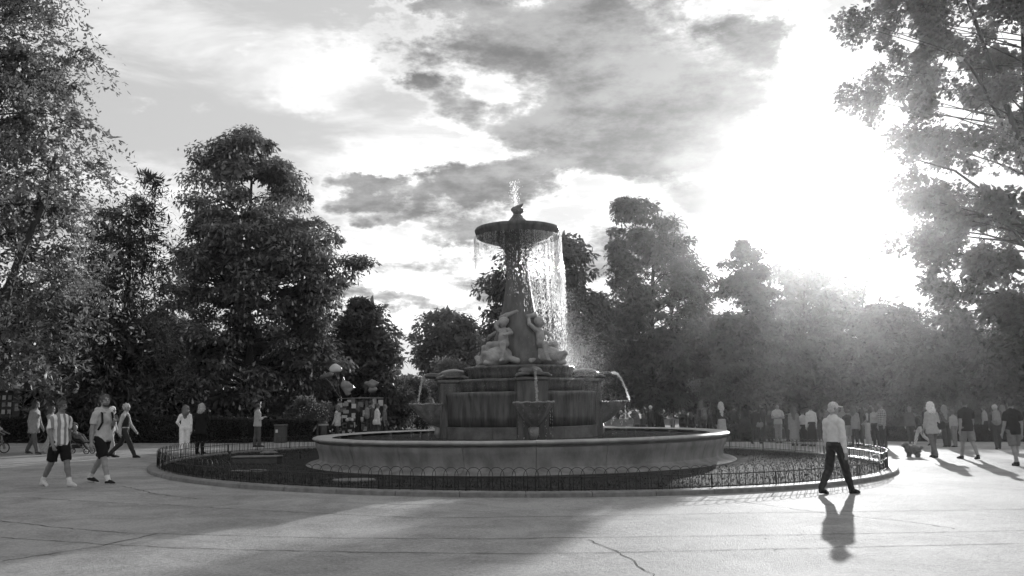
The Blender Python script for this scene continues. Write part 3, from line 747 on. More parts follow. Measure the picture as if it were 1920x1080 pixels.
tree('large_tree', 'tall feathery tree with loose hanging sprays and a bent pale limb', [(-180, -160, 60), (-60, -220, 120), (60, -240, 165), (180, -260, 185), (260, -270, 225), (330, -270, 210), (430, -260, 180), (520, -250, 190), (600, -250, 150), (680, -250, 110)], 27, -40, 330, 88000, .15, .062, 'fine', 1.1, .24, .3, style='string', limbs=44, trunk_top=.85, hole=.5, extra=[([(-30, 760), (-5, 640), (15, 540), (45, 460), (82, 385), (92, 330), (105, 290)], .17), ([(84, 385), (60, 345), (20, 328), (-20, 322)], .08), ([(40, 470), (10, 425), (-20, 400)], .07), ([(-5, 640), (60, 600), (110, 540), (150, 520)], .07)])
tree('dark_conifer', 'dense dark needle-leaved tree between the feathery tree and the chestnut', [(330, 270, 300), (400, 160, 315), (480, 140, 330), (560, 110, 325), (640, 80, 330), (720, 60, 330), (770, 60, 320)], 38, 215, 230, 42000, .22, .05, 'dark', 1.3, .3, .2, style='string', limbs=20)
tree('horse_chestnut', 'tall horse chestnut full of upright white blossom candles', [(252, 425, 490), (290, 375, 545), (340, 352, 575), (400, 348, 592), (450, 335, 618), (500, 315, 660), (550, 318, 655), (610, 312, 625), (670, 322, 612), (740, 335, 620), (790, 360, 600)], 46, 470, 400, 104000, .24, .105, 'chest', .95, .35, .40, droop=.8, blossom=240, limbs=70, trunk_top=.85, hole=.95, flat=.6)
tree('dark_tree', 'round dark chestnut with narrow top beside the tall blossoming chestnut', [(552, 672, 690), (590, 640, 722), (640, 615, 745), (690, 600, 755), (750, 600, 755), (800, 610, 745)], 52, 680, 190, 26000, .32, .13, 'dark', .95, .25, .3)
tree('rounded_tree', 'mid grey rounded tree far off in the gap left of the fountain', [(590, 805, 850), (612, 775, 900), (650, 768, 930), (700, 766, 945), (760, 772, 940)], 78, 850, 170, 26000, .40, .2, 'mid', 1.3, .25, .3)
tree('tiered_tree', 'tree with flat layered boughs standing behind the fountain column', [(428, 1052, 1076), (470, 925, 1100), (520, 915, 1105), (560, 905, 1130), (610, 910, 1140), (660, 915, 1150), (720, 930, 1150)], 52, 1010, 190, 32000, .38, .16, 'mid', 1.2, .3, .3, style='tier', hole=.6)
tree('broad_tree', 'broad tree with drooping boughs and a bare twig at its top', [(368, 1155, 1220), (400, 1150, 1235), (440, 1160, 1288), (480, 1140, 1325), (540, 1135, 1335), (600, 1120, 1330), (680, 1110, 1330), (760, 1120, 1320)], 60, 1230, 230, 54000, .30, .13, 'mid', 1.0, .35, .35, droop=.8, hole=.7, limbs=45)
tree('poplar_tree', 'slim upright tree with ragged top right of the broad tree', [(455, 1385, 1405), (490, 1360, 1440), (550, 1345, 1455), (620, 1335, 1460), (700, 1335, 1460), (760, 1345, 1450)], 48, 1400, 130, 30000, .22, .12, 'mid', .75, .25, .35, hole=.6, limbs=40)
tree('far_tree', 'soft pale tree in the hazy glare below the sun', [(446, 1475, 1530), (480, 1450, 1550), (525, 1440, 1575), (560, 1435, 1630), (640, 1430, 1655), (760, 1440, 1650)], 122, 1510, 240, 34000, .6, .32, 'mid', 1.5, .35, .3, droop=.6)
tree('plane_tree', 'huge open plane tree rising out of the frame beside the sun', [(-160, 1560, 2180), (-40, 1560, 2230), (60, 1570, 2250), (130, 1580, 2260), (200, 1600, 2260), (280, 1620, 2260), (350, 1620, 2260), (430, 1645, 2240), (500, 1685, 2200), (560, 1725, 2180), (620, 1790, 2150)], 52, 1985, 900, 92000, .28, .20, 'plane', .92, .4, .25, style='ball', hole=.45, limbs=130, dratio=.35, extra=[([(1935, 360), (1915, 280), (1885, 190), (1850, 100), (1815, 0), (1790, -90)], .24), ([(1925, 320), (1880, 230), (1830, 140), (1770, 60), (1730, 10)], .15), ([(1935, 430), (1860, 370), (1790, 320), (1720, 300)], .13), ([(1960, 520), (1900, 430), (1840, 400), (1760, 410)], .12)])
for (nm, lab, rows, Y, bp, nc, nl, lf) in (
    ('shade_tree', 'low dark tree behind the group of people at the fence', [(560, 1600, 1660), (600, 1590, 1730), (660, 1570, 1760), (720, 1570, 1760), (780, 1590, 1740)], 74, 1660, 130, 24000, 'mid'),
    ('shade_tree', 'bushy tree with sunlit twigs left of the plane trunk', [(590, 1760, 1800), (620, 1700, 1850), (670, 1680, 1880), (720, 1680, 1880), (780, 1690, 1870)], 62, 1780, 140, 24000, 'plane'),
    ('shade_tree', 'dark tree closing the view under the plane at the edge', [(600, 1880, 1960), (640, 1830, 2040), (700, 1820, 2060), (780, 1830, 2050)], 56, 1930, 130, 22000, 'dark'),
    ('shade_tree', 'dark leafy tree between broad tree and slim upright tree', [(590, 1300, 1350), (640, 1270, 1380), (700, 1260, 1390), (770, 1270, 1380)], 70, 1325, 110, 18000, 'dark'),
    ('shade_tree', 'dark tree behind the slim upright tree under the glare', [(590, 1450, 1500), (640, 1420, 1560), (700, 1410, 1580), (770, 1420, 1570)], 78, 1500, 120, 20000, 'mid'),
    ('shade_tree', 'dark leafy tree right behind the lantern post', [(590, 1080, 1130), (640, 1060, 1170), (700, 1050, 1180), (770, 1060, 1170)], 76, 1115, 110, 18000, 'dark'),
    ('shade_tree', 'dark tree filling the gap under the feathery tree by the hedge', [(560, -20, 120), (620, -60, 230), (700, -60, 260), (780, -60, 260)], 44, 90, 170, 26000, 'dark'),
    ('shade_tree', 'low dark tree between the conifer and the chestnut by the hedge', [(600, 250, 350), (660, 230, 380), (720, 220, 400), (790, 230, 390)], 50, 310, 130, 22000, 'mid'),
    ('shade_tree', 'low dark tree behind the balloon stall', [(650, 560, 640), (690, 530, 680), (740, 520, 700), (800, 540, 690)], 60, 600, 110, 18000, 'dark')):
    tree(nm, lab, rows, Y, bp, nc, nl, .36, .17, lf, 1.3, .22, .25, group='low trees under the tall ones')
# pale bushes and a bare tree
def bush(label, px, py_top, py_bot, wpx, Y, nl, lf, Ls=.16):
    a = at(px, py_top, Y); b = gp(px, Y); hgt = a[2]-b[2]; rx = wpx/1600*Y/2; T = empty('bush', b, label=label, cat='bush', group='bushes at the edge of the plaza')
    nC = 40; C = np.stack([rng.normal(0, .45, nC)*rx, rng.normal(0, .4, nC)*rx, hgt*(.2+.75*rng.random(nC)**.8)], 1)
    cid = rng.integers(0, nC, nl); P = C[cid]+unit(rng.normal(0, 1, (nl, 3)))*(rng.random(nl)**.5*rx*.38)[:, None]; P[:, 2] = np.maximum(P[:, 2], .05)
    Dn = unit(rng.normal(0, .7, (nl, 3))+np.array([0, 0, .2])); Nn = unit(rng.normal(0, 1, (nl, 3))+np.array([0, 0, .5])); s = rng.uniform(.6, 1.3, nl)
    link('foliage', np_mesh('foliage', leafcards(P, Dn, Nn, Ls*s, Ls*.5*s).reshape(-1, 3), np.arange(nl*4).reshape(-1, 4)), LEAF[lf], T)
    mb = MB()
    for i in range(9): mb.tube([(rng.normal(0, .1), rng.normal(0, .1), -.05), C[i]*.5+np.array([0, 0, .1]), C[i]], [.035, .025, .01], 4)
    mb.obj('stem', M_BARK, T)
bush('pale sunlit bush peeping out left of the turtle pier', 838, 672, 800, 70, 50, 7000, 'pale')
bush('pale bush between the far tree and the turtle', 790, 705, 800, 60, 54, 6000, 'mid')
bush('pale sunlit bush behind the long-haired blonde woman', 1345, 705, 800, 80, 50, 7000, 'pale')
bush('low bush behind the walking man in dark polo shirt', 1840, 760, 820, 120, 44, 6000, 'mid')
bush('low dark bush behind the man in a suit', 1690, 790, 830, 90, 41, 5000, 'dark')
bush('low dark bush beside the standing folded-arms man', 1400, 790, 830, 70, 43, 5000, 'dark')
bush('sunlit bush with pale twigs by the hedge end', 575, 745, 830, 60, 40, 5000, 'mid')
def bare(label, px0, py0, Y, pts, r0):
    b = at(px0, py0, Y); T = empty('bare_tree', gp(px0, Y), label=label, cat='tree'); mb = MB(); g = np.array(T.location)
    mb.tube([(0, 0, 0), (.1, 0, (b-g)[2]*.5), tuple(b-g)], [r0*2, r0*1.6, r0], 6)
    for br in pts:
        Q = [at(x, y, Y+rng.normal(0, .3))-g for (x, y) in br]; mb.tube(Q, list(np.linspace(r0*.8, r0*.18, len(Q))), 5)
    mb.obj('trunk', M_BARK, T, True)
bare('leafless grey tree with forked twigs in the glare beside the plane tree', 1618, 560, 96, [[(1618, 560), (1626, 520), (1632, 490), (1622, 470), (1610, 462)], [(1630, 500), (1645, 490), (1650, 478)], [(1626, 490), (1612, 484), (1600, 488), (1592, 484)], [(1632, 490), (1628, 462), (1616, 452)], [(1624, 530), (1640, 515), (1655, 500)]], .10)
bare('thin leafless branch sticking out of the broad tree', 1262, 470, 60, [[(1262, 470), (1266, 430), (1262, 412), (1256, 402)], [(1264, 420), (1272, 408), (1282, 404)], [(1262, 412), (1266, 402), (1262, 396)]], .07)
# woodland far behind
nl = 60000; X = rng.uniform(-95, 115, nl); Yf = 125+rng.uniform(0, 14, nl); top = 9.5+2.2*np.sin(X*.11)+1.5*np.sin(X*.27+1)+1.0*np.sin(X*.7)
top = np.where((X > -18) & (X < -2), top*.75, top)
P = np.stack([X, Yf, gz(X, Yf)+top*rng.random(nl)**.75], 1); s = rng.uniform(.7, 1.4, nl)
link('far_wood', np_mesh('far_wood', leafcards(P, unit(rng.normal(0, 1, (nl, 3))+np.array([0, 0, -.3])), unit(rng.normal(0, 1, (nl, 3))+np.array([0, -.6, .4])), .85*s, .55*s).reshape(-1, 3), np.arange(nl*4).reshape(-1, 4)), LEAF['far'], kind='stuff', label='far belt of woodland closing the view')
# hedges
def hedge(label, pxa, pxb, Y, h, dep, nl, leaf='hedge'):
    a, b = gp(pxa, Y), gp(pxb, Y); T = empty('hedge', (a+b)/2, label=label, cat='hedge', group='clipped hedges'); Lh = (b[0]-a[0])
    zc = lambda x: gz(T.location[0]+x, Y)-T.location[2]
    mb = MB(); nseg = max(2, int(Lh/1.0)); V = []; 
    for i in range(nseg+1):
        x = -Lh/2+Lh*i/nseg; z0 = float(zc(x)); V += [(x, -dep/2+.04, z0-.05), (x, -dep/2+.04, z0+h-.05), (x, dep/2-.04, z0+h-.05), (x, dep/2-.04, z0-.05)]
    F = [(i*4+k, i*4+k+1, i*4+k+5, i*4+k+4) for i in range(nseg) for k in range(3)]+[(0, 3, 2, 1), tuple(nseg*4+k for k in range(4))]
    mb.put(V, F).obj('core', mat('hedge_core', .012, .95, .05, .4, 6), T)
    x = rng.uniform(-Lh/2, Lh/2, nl); f = rng.random(nl) < h/(h+dep); y = np.where(f, -dep/2+rng.normal(0, .03, nl), rng.uniform(-dep/2, dep/2, nl)); z = np.where(f, rng.uniform(0, h, nl), h-.04+rng.normal(0, .025, nl)+.02*np.sin(x*3))
    P = np.stack([x, y, z+zc(x)], 1); s = rng.uniform(.6, 1.3, nl)
    link('foliage', np_mesh('foliage', leafcards(P, unit(rng.normal(0, 1, (nl, 3))+np.array([0, -.4, .3])), unit(rng.normal(0, 1, (nl, 3))), .07*s, .045*s).reshape(-1, 3), np.arange(nl*4).reshape(-1, 4)), LEAF[leaf], T)
hedge('long dark clipped hedge behind the walkers and the feathery tree', -60, 470, 37.2, 1.05, 1.0, 36000)
hedge('low clipped hedge by the planter and balloon stall', 470, 590, 38.4, .95, .8, 9000)
hedge('low clipped hedge behind the man in a suit', 1662, 1745, 39.0, .62, .8, 8000)
hedge('low clipped hedge behind the backpack walker', 1800, 1990, 38.6, .70, .8, 11000)

# ------------------------------------------------------------------ people
def cloth(v): return mat('cloth_%03d' % int(v*1000), v, .85, .15, .12, 14, .25, 60)
M_SKIN = mat('skin', .26, .55, .35, .08, 12); M_SKIN_D = mat('skin_tanned', .17, .55, .35, .08, 12)
M_EYE = mat('eye_dark', .03, .3, .5, .1, 5)
def hairmat(v):
    nm = 'hair_%03d' % int(v*1000)
    return leafmat(nm, v, v*.9, .10, 30, .2, .35)
def rotx(p, a, o):
    y, z = p[1]-o[1], p[2]-o[2]; return np.array([p[0], o[1]+y*math.cos(a)-z*math.sin(a), o[2]+y*math.sin(a)+z*math.cos(a)])
def stripe_mat(name, a, b, fr, plaid=False):
    m = bpy.data.materials.new(name); m.use_nodes = True; t = NT(m.node_tree); bs = t.n['Principled BSDF']
    x, y, z = t.xyz(t.new('ShaderNodeTexCoord').outputs['Object']); s = t.m('SINE', t.mul(x, fr)); k = t.smooth(s, -.15, .15)
    if plaid: k = t.mul(t.add(k, t.smooth(t.m('SINE', t.mul(z, fr)), -.15, .15)), .5)
    v = t.add(a, t.mul(k, b-a)); c = t.new('ShaderNodeCombineColor')
    for i in range(3): t.put(c.inputs[i], v)
    t.l.new(c.outputs[0], bs.inputs['Base Color']); bs.inputs['Roughness'].default_value = .8; bs.inputs['Specular IOR Level'].default_value = .15; return m
M_JERSEY = stripe_mat('striped_jersey', .22, .66, 52); M_PLAID = stripe_mat('plaid_shirt', .12, .42, 75, True); M_BANDS = stripe_mat('dark_light_bands', .1, .3, 40, True)
# tags: 0 skin 1 top 2 bottom 3 shoe 4 eye/lip 5 sock 6 vest/extra 7 sole
def person(label, px, feet, head, yaw, top=.3, bottom=.05, hair=('short', .03), sleeve='long', legs='pants', stride=0, phase=1, arms=None, woman=False, q=2, shoe=.04, sock=None, vest=None,
           topmat=None, coat=None, group=None, skin=None, Y=None, H=None, beard=False, cat='person', turn=0, lean=0, sleeve_mat=None, tuck=True, sole=None):
    if Y is None: pos = hit(px, feet); Y = pos[1]
    else: pos = gp(px, Y)
    if H is None: H = (feet-head)/1600*Y
    S = H/1.75; b = SDF(); fine = q == 0; h = {0: .0120, 1: .0165, 2: .022}[q]
    sw = .158 if woman else .178; hp = .098 if woman else .092; J = {}
    # legs
    a = stride; ang = {1: (a, .12*a if a > 0 else 0), -1: (-a*.75, max(4, a*.9))} if phase > 0 else {-1: (a, .12*a), 1: (-a*.75, max(4, a*.9))}
    if stride == 0: ang = {1: (2, 3), -1: (-2, 3)}
    ank = {}
    for s in (-1, 1):
        f, kn = (math.radians(v) for v in ang[s]); hpt = np.array([s*hp, 0, .93]); k = hpt+.43*np.array([0, math.sin(f), -math.cos(f)])
        k[0] += -s*.012; g = f-kn; an_ = k+.41*np.array([0, math.sin(g), -math.cos(g)]); J[s] = (hpt, k, an_); ank[s] = (an_, g)
    low = min(ank[s][0][2]-(.03 if True else 0) for s in (-1, 1)); dz = .085-min(ank[s][0][2] for s in (-1, 1))
    for s in (-1, 1):
        hpt, k, an_ = J[s]; g = ank[s][1]; cf = k*.68+an_*.32+np.array([0, -.012, 0])
        if legs in ('pants', 'wide'):
            w_ = 1.25 if legs == 'wide' else 1.0
            b.path([hpt, k], [.094, .071*w_], 2, k=.03).path([k, cf, an_+np.array([0, -.008, .02])], [.071*w_, .068*w_, .054*w_*w_], 2, k=.02)
        elif legs == 'shorts':
            e = hpt*.10+k*.90; b.cap(hpt, k, .104, .098, 2, k=.02, clip=(e, k-hpt)).path([hpt*.3+k*.7, k], [.07, .056], 0, k=.01).path([k, cf, an_], [.054, .057, .037], 0, k=.02)
        else: b.path([hpt, k], [.08, .054], 0, k=.02).path([k, cf, an_], [.052, .054, .035], 0, k=.02)
        if sock is not None: b.cap(cf*.25+an_*.75, an_, .046, .043, 5, k=.008, bias=.004)
        heel = an_+np.array([0, -.025, -.045]); dn = float(np.clip((an_[2]-min(ank[-1][0][2], ank[1][0][2])+.008)/.19, 0, .9)); d = np.array([s*.10, math.sqrt(1-dn*dn), -dn]); toe = heel+d*.19
        b.path([heel, heel*.5+toe*.5+np.array([0, 0, .012]), toe], [.042, .043, .030], 3, k=.02, sc=(.95, 1, .9)); b.cap(an_, heel+np.array([0, .03, .02]), .045, .045, 3 if sock is None and legs in ('pants', 'wide') else 3, k=.02)
        if sole is not None: b.cap(heel+np.array([0, -.005, -.028]), toe+np.array([0, .01, -.02]), .036, .028, 7, k=.004, sc=(1.05, 1, .5), bias=.004)
    b.ell((0, 0, .965), (.165 if woman else .155, .115, .11), 2, k=.05)
    # torso
    T1 = 1; tw = .93 if woman else 1.0
    b.ell((0, .0, 1.07), (.137 if woman else .152, .108, .15), T1, k=.05).ell((0, .008, 1.26), (.158*tw, .112, .17), T1, k=.06)
    b.cap((-sw+.045, -.012, 1.385), (sw-.045, -.012, 1.385), .062, .062, T1, k=.06).cap((0, -.01, 1.40), (0, 0, 1.475), .085, .060, T1, k=.04)
    for s in (-1, 1): b.cap((s*.03, -.015, 1.47), (s*(sw-.03), -.012, 1.395), .055, .058, T1, k=.04)
    if not tuck: b.cap((0, 0, 1.10), (0, 0, .80), .162, .182, T1, sc=(1, .74, 1), k=.015, bias=.012, clip=((0, 0, .86), (0, .15, -1)))
    if woman: b.ell((-.065, .085, 1.27), (.06, .05, .06), T1, k=.05).ell((.065, .085, 1.27), (.06, .05, .06), T1, k=.05)
    if coat: b.cap((0, -.005, 1.25), (0, -.01, coat-.1), .160, .225, T1, sc=(1, .72, 1), k=.03, bias=.012, clip=((0, 0, coat), (0, 0, -1)))
    if legs == 'skirt': b.cap((0, 0, .98), (0, -.01, .40), .15, .23, 2, sc=(1, .8, 1), k=.02, clip=((0, 0, .50), (0, 0, -1)))
    if legs == 'dress': b.cap((0, 0, 1.02), (0, -.01, .18), .145, .24, 1, sc=(1, .8, 1), k=.04, bias=.02, clip=((0, 0, .28), (0, 0, -1)))
    if legs == 'long_skirt': b.cap((0, 0, .98), (0, -.01, .12), .15, .235, 2, sc=(1, .8, 1), k=.02, clip=((0, 0, .22), (0, 0, -1)))
    b.cap((0, -.005, 1.45), (0, .012, 1.56), .060, .056, 0, k=.03)
    # head (turned)
    hc = np.array([0, .018, 1.64]); tr = math.radians(turn); ct, st = math.cos(tr), math.sin(tr)
    def hp_(x, y, z): return np.array([hc[0]+x*ct-y*st, hc[1]+x*st+y*ct, hc[2]+z])
    b.ell(hc, (.076, .094, .110), 0, k=.02).ell(hp_(0, .030, -.058), (.056, .060, .055), 0, k=.03)
    b.cap(hp_(0, .090, .012), hp_(0, .108, -.018), .010, .014, 0, k=.02)
    for s in (-1, 1):
        b.ell(hp_(s*.078, -.004, -.008), (.012, .022, .032), 0, k=.008)
        if fine: b.ell(hp_(s*.031, .086, .012), (.010, .008, .005), 4, k=.004, bias=.003)
    if fine: b.ell(hp_(0, .086, -.062), (.022, .008, .005), 4, k=.004, bias=.004)
    # arms
    arms = arms or {}
    for s in (-1, 1):
        sp = np.array([s*(sw+.004), -.01, 1.375]); pose = arms.get(s, ('fk', (-stride*.55 if (phase*s > 0) else stride*.6), 7, 12+abs(stride)*.4))
        if pose[0] == 'fk':
            f, ab, el = (math.radians(v) for v in pose[1:4]); u = np.array([s*math.sin(ab), math.sin(f)*math.cos(ab), -math.cos(f)*math.cos(ab)])
            e = sp+.285*u; fd = unit(np.array([s*math.sin(ab)*.4, math.sin(f+el), -math.cos(f+el)])); wr = e+.25*fd
        else: e = np.array(pose[1]); wr = np.array(pose[2]); e[0] *= s; wr[0] *= s; fd = unit(wr-e)
        st_ = 6 if (sleeve_mat is not None) else 1
        if sleeve == 'long': b.path([sp, e], [.062, .052], st_, k=.03).path([e, wr], [.051, .040], st_, k=.02)
        elif sleeve == 'short': b.path([sp, e], [.050, .042], 0, k=.02).cap(sp, e, .064, .072, st_, k=.015, bias=.004, clip=(sp*.35+e*.65, e-sp)).path([e, e*.6+wr*.4, wr], [.041, .040, .028], 0, k=.015)
        elif sleeve == 'rolled': b.path([sp, e], [.062, .052], st_, k=.03).path([e, e*.6+wr*.4], [.052, .047], st_, k=.02).path([e*.6+wr*.4, wr], [.038, .028], 0, k=.015)
        else: b.path([sp, e], [.049, .041], 0, k=.02).path([e, e*.6+wr*.4, wr], [.040, .039, .027], 0, k=.015)
        wa = np.array([0, 1.0, 0])-fd*fd[1]
        if np.linalg.norm(wa) < .4: wa = np.array([s*-1.0, 0, .3])-fd*np.dot(fd, (s*-1.0, 0, .3))
        wa = unit(wa); nn = unit(np.cross(fd, wa)); nn = nn if nn[0]*s < 0 else -nn
        pm = wr+fd*.05
        if fine:
            b.cap(wr+fd*.01, wr+fd*.075, .027, .032, 0, k=.01, sc=(1, 1, 1)); curl = 1.0 if pose[0] == 'pt' else .35
            for i, ln in enumerate((.030, .036, .034, .026)):
                rt = wr+fd*.08+wa*(.030-.020*i); k1 = rt+unit(fd+nn*curl*.6)*ln*1.1; k2 = k1+unit(fd*.8+nn*(curl*1.6))*ln; b.path([rt, k1, k2], [.0115, .0105, .009], 0, k=.004)
            r0 = wr+fd*.03+wa*.03; b.path([r0, r0+unit(fd+wa*.9)*.035, r0+unit(fd+wa*.55+nn*.4)*.065], [.014, .012, .010], 0, k=.006)
        else: b.cap(wr+fd*.01, wr+fd*.08, .030, .032, 0, k=.01).cap(wr+fd*.08, wr+fd*.135+nn*.03, .028, .017, 0, k=.01).cap(wr+fd*.04+wa*.02, wr+fd*.08+wa*.045, .014, .012, 0, k=.01)
        J['w%d' % s] = wr+fd*.09
    if vest is not None: b.ell((0, -.002, 1.2), (.168, .125, .24), 6, k=.04, bias=.012)
    vm = cloth(vest) if vest is not None else (sleeve_mat or cloth(top))
    mats = [M_SKIN_D if skin == 'd' else M_SKIN, topmat or cloth(top), cloth(bottom), cloth(shoe), M_EYE, cloth(sock if sock is not None else .5), vm, cloth(sole if sole is not None else .5)]
    me = b.mesh('person', h, mats, noise=(.0045 if fine else .004, 30)); 
    o = link('person', me, None, None, label=label, cat=cat, group=group, loc=(pos[0], pos[1], pos[2]+dz*S), rz=R(yaw)); o.scale = (S, S, S)
    # feet stay on the ground whatever the stride
    zmin = min(v.co.z for v in me.vertices) if q == 0 else float(np.min([v.co.z for v in me.vertices])); o.location.z = pos[2]-zmin*S-.012
    if lean: o.rotation_euler = (R(lean), 0, R(yaw))
    # hair
    kind, hv = hair; hs = SDF(); hcut = True
    if kind == 'bald': hs.ell(hp_(0, -.028, -.01), (.080, .084, .060), 0, k=.02); hs.ell(hp_(0, .07, 0), (.09, .07, .15), sub=True)
    elif kind == 'cap':
        hs.ell(hp_(0, -.004, .035), (.088, .106, .088), 0, k=.01).cap(hp_(0, .09, .035), hp_(0, .15, .022), .05, .045, 0, sc=(1, 1, .22), k=.01); hs.ell(hp_(0, -.03, -.03), (.083, .083, .06), 0, k=.01)
        hs.ell(hp_(0, .09, -.07), (.10, .085, .095), sub=True)
    else:
        hs.ell(hp_(0, -.012, .024), (.089, .104, .103), 0, k=.02)
        if kind in ('long', 'bob', 'verylong'):
            L_ = {'bob': .16, 'long': .32, 'verylong': .46}[kind]; hs.path([hp_(0, -.045, -.02), hp_(0, -.065, -.16), hp_(0, -.085, -L_)], [.092, .092, .06 if kind != 'bob' else .085], 0, k=.05, sc=(1.12, .85, 1))
            for s in (-1, 1): hs.path([hp_(s*.06, .0, .03), hp_(s*.085, .01, -.08), hp_(s*.085, -.01, -L_*.75)], [.04, .035, .025], 0, k=.03)
        if kind == 'bun': hs.ell(hp_(0, -.10, .07), (.05, .045, .05), 0, k=.02)
        if kind == 'topknot': hs.ell(hp_(0, -.07, .10), (.045, .045, .035), 0, k=.02).cap(hp_(0, -.03, .09), hp_(0, -.08, .12), .02, .03, 0, k=.02)
        hs.ell(hp_(0, .105, -.055), (.072, .085, .115), sub=True)
    hm_ = hs.mesh('hair', .013 if fine else .017, [hairmat(hv)], noise=(.009 if kind not in ('cap', 'bald') else .001, 62))
    ho = link('hair', hm_, None, o)
    if q <= 1 and kind not in ('cap', 'bald'):
        nv = len(hm_.vertices); idx = rng.integers(0, nv, 1300); Vh = np.array([hm_.vertices[i].co for i in idx]); Nh = np.array([hm_.vertices[i].normal for i in idx]); d = unit(Nh*.7+rng.normal(0, .45, (1300, 3))+np.array([0, 0, -.35]))
        ln = rng.uniform(.015, .05, (1300, 1)); wv_ = unit(np.cross(d, Nh+.01))*.0016
        V = np.stack([Vh-wv_, Vh+wv_, Vh+d*ln], 1).reshape(-1, 3); st2 = np_mesh('strand', V, np.arange(3900).reshape(-1, 3)); link('strand', st2, hairmat(hv), ho, kind='stuff')
    if beard:
        bs_ = SDF(); bs_.ell(hp_(0, .036, -.075), (.063, .066, .060), 0, k=.02); bs_.ell(hp_(0, .03, .01), (.12, .14, .055), sub=True); bs_.ell(hp_(0, .02, -.16), (.1, .1, .05), sub=True)
        link('beard', bs_.mesh('beard', .011, [hairmat(hv)], noise=(.004, 90)), None, o)
    o['S'] = S
    return o, J, S
def world_of(o, p):
    S = o['S']; c, s = math.cos(o.rotation_euler[2]), math.sin(o.rotation_euler[2]); x, y, z = p[0]*S, p[1]*S, p[2]*S
    return np.array([o.location[0]+x*c-y*s, o.location[1]+x*s+y*c, o.location[2]+z])
M_PACK = mat('backpack_fabric', .10, .85, .2, .2, 20, .3, 60); M_PACK_L = mat('light_bag_fabric', .35, .85, .2, .2, 20, .3, 60)
def backpack(o, label, m=M_PACK, sc=1.0, back=True):
    S = o['S']; e = empty('backpack', world_of(o, (0, -.20, 1.0)), rz=o.rotation_euler[2], label=label, cat='backpack')
    b = SDF(); b.cap((0, 0, .10), (0, 0, .36), .14, .12, k=.02, sc=(1, .62, 1)); b.ell((0, -.08, .14), (.10, .05, .10), k=.02)
    ob = link('pack', b.mesh('pack', .02, [m], scale=S*sc), None, e)
    for s in (-1, 1): MB().tube([(s*.09*S, .05*S, .40*S), (s*.11*S, .17*S, .46*S), (s*.12*S, .31*S, .36*S), (s*.14*S, .30*S, .2*S), (s*.15*S, .12*S, .08*S)], .018*S, 6).obj('strap', m, e, True)
def handbag(o, label, p, m=M_PACK):
    S = o['S']; e = empty('handbag', world_of(o, p), rz=o.rotation_euler[2], label=label, cat='bag')
    b = SDF(); b.cap((-.08, 0, .06), (.08, 0, .06), .08, .08, k=.02, sc=(1, .6, 1)).cap((-.1, 0, .14), (.1, 0, .14), .06, .06, k=.04, sc=(1, .6, 1)); link('pouch', b.mesh('pouch', .018, [m], scale=S*1.15), None, e)
    MB().tube([(-.1*S, 0, .2*S), (-.06*S, .02, .42*S), (0, .02, .5*S), (.06*S, .02, .42*S), (.1*S, 0, .2*S)], .008, 5).obj('strap', m, e, True)
def phone(o, p, label, tilt=.6):
    e = link('phone', MB().box((0, 0, 0), (.075, .010, .15), bev=.004).mesh('phone'), mat('black_glass', .02, .15, .6, .1, 5), label=label, cat='phone', loc=world_of(o, p)); e.rotation_euler = (tilt, 0, o.rotation_euler[2])

# --- the two young men walking on the left
o, J, S = person('young man in striped football shirt and dark shorts walking', 107, 912, 750, -118, topmat=M_JERSEY, bottom=.012, hair=('topknot', .02), sleeve='short', legs='shorts', stride=20, phase=-1, q=0, shoe=.55, sock=.6, skin='d', turn=12, tuck=False, sole=.5, arms={1: ('fk', 8, 10, 25), -1: ('fk', -14, 12, 18)})
MB().box((-.112, 0, .75), (.006, .03, .34)).obj('stripe', cloth(.6), o)
o, J, S = person('bearded man in pale sleeveless hoodie looking at a phone', 188, 907, 738, -112, top=.42, bottom=.012, hair=('short', .04), sleeve='short', legs='shorts', stride=21, phase=1, q=0, shoe=.02, sock=.6, skin=None, turn=-18, tuck=False, sole=.55, beard=True,
                 arms={-1: ('pt', (.22, -.02, 1.12), (.06, .22, 1.25)), 1: ('fk', -6, 8, 10)})
hd = SDF().path([(-.09, -.02, 1.45), (-.06, -.10, 1.46), (.06, -.10, 1.46), (.09, -.02, 1.45), (.05, .07, 1.42)], [.04, .05, .05, .04, .03], k=.04); link('hood', hd.mesh('hood', .016, [cloth(.42)]), None, o)
for s in (-1, 1): MB().tube([(s*.10, -.12, 1.20), (s*.115, -.06, 1.44), (s*.12, .09, 1.40), (s*.13, .12, 1.22), (s*.15, .04, 1.08)], .02, 6).obj('strap', cloth(.02), o, True)
phone(o, (-.03, .31, 1.30), 'dark phone held up by the bearded man', .5)
# --- background walkers on the left
person('dark-haired woman in long grey jacket and grey trousers walking along the hedge', 61, 852, 751, -95, top=.28, bottom=.12, hair=('bob', .03), coat=.72, stride=15, woman=True, q=1, shoe=.05, sole=.5)
o, J, S = person('woman in white trousers pushing the stroller', 92, 851, 760, -92, top=.35, bottom=.5, hair=('long', .06), stride=18, woman=True, q=1, shoe=.3, arms={1: ('fk', 35, 5, 40), -1: ('fk', 35, 5, 40)})
person('white-haired woman in pale top walking beside the man in a vest', 206, 857, 762, -92, top=.5, bottom=.4, hair=('bob', .55), stride=14, woman=True, q=1, shoe=.1)
person('grey-haired man in dark vest and pale sleeves striding along', 232, 858, 753, -88, top=.40, bottom=.035, hair=('short', .35), vest=.025, stride=27, phase=1, q=1, shoe=.02, sleeve_mat=None)
person('woman dressed all in white standing behind the fence', 345, 852, 760, 20, top=.75, bottom=.75, hair=('long', .10), woman=True, q=1, stride=6, shoe=.3, legs='wide', arms={-1: ('pt', (.26, -.05, 1.15), (.16, .10, 1.0))})
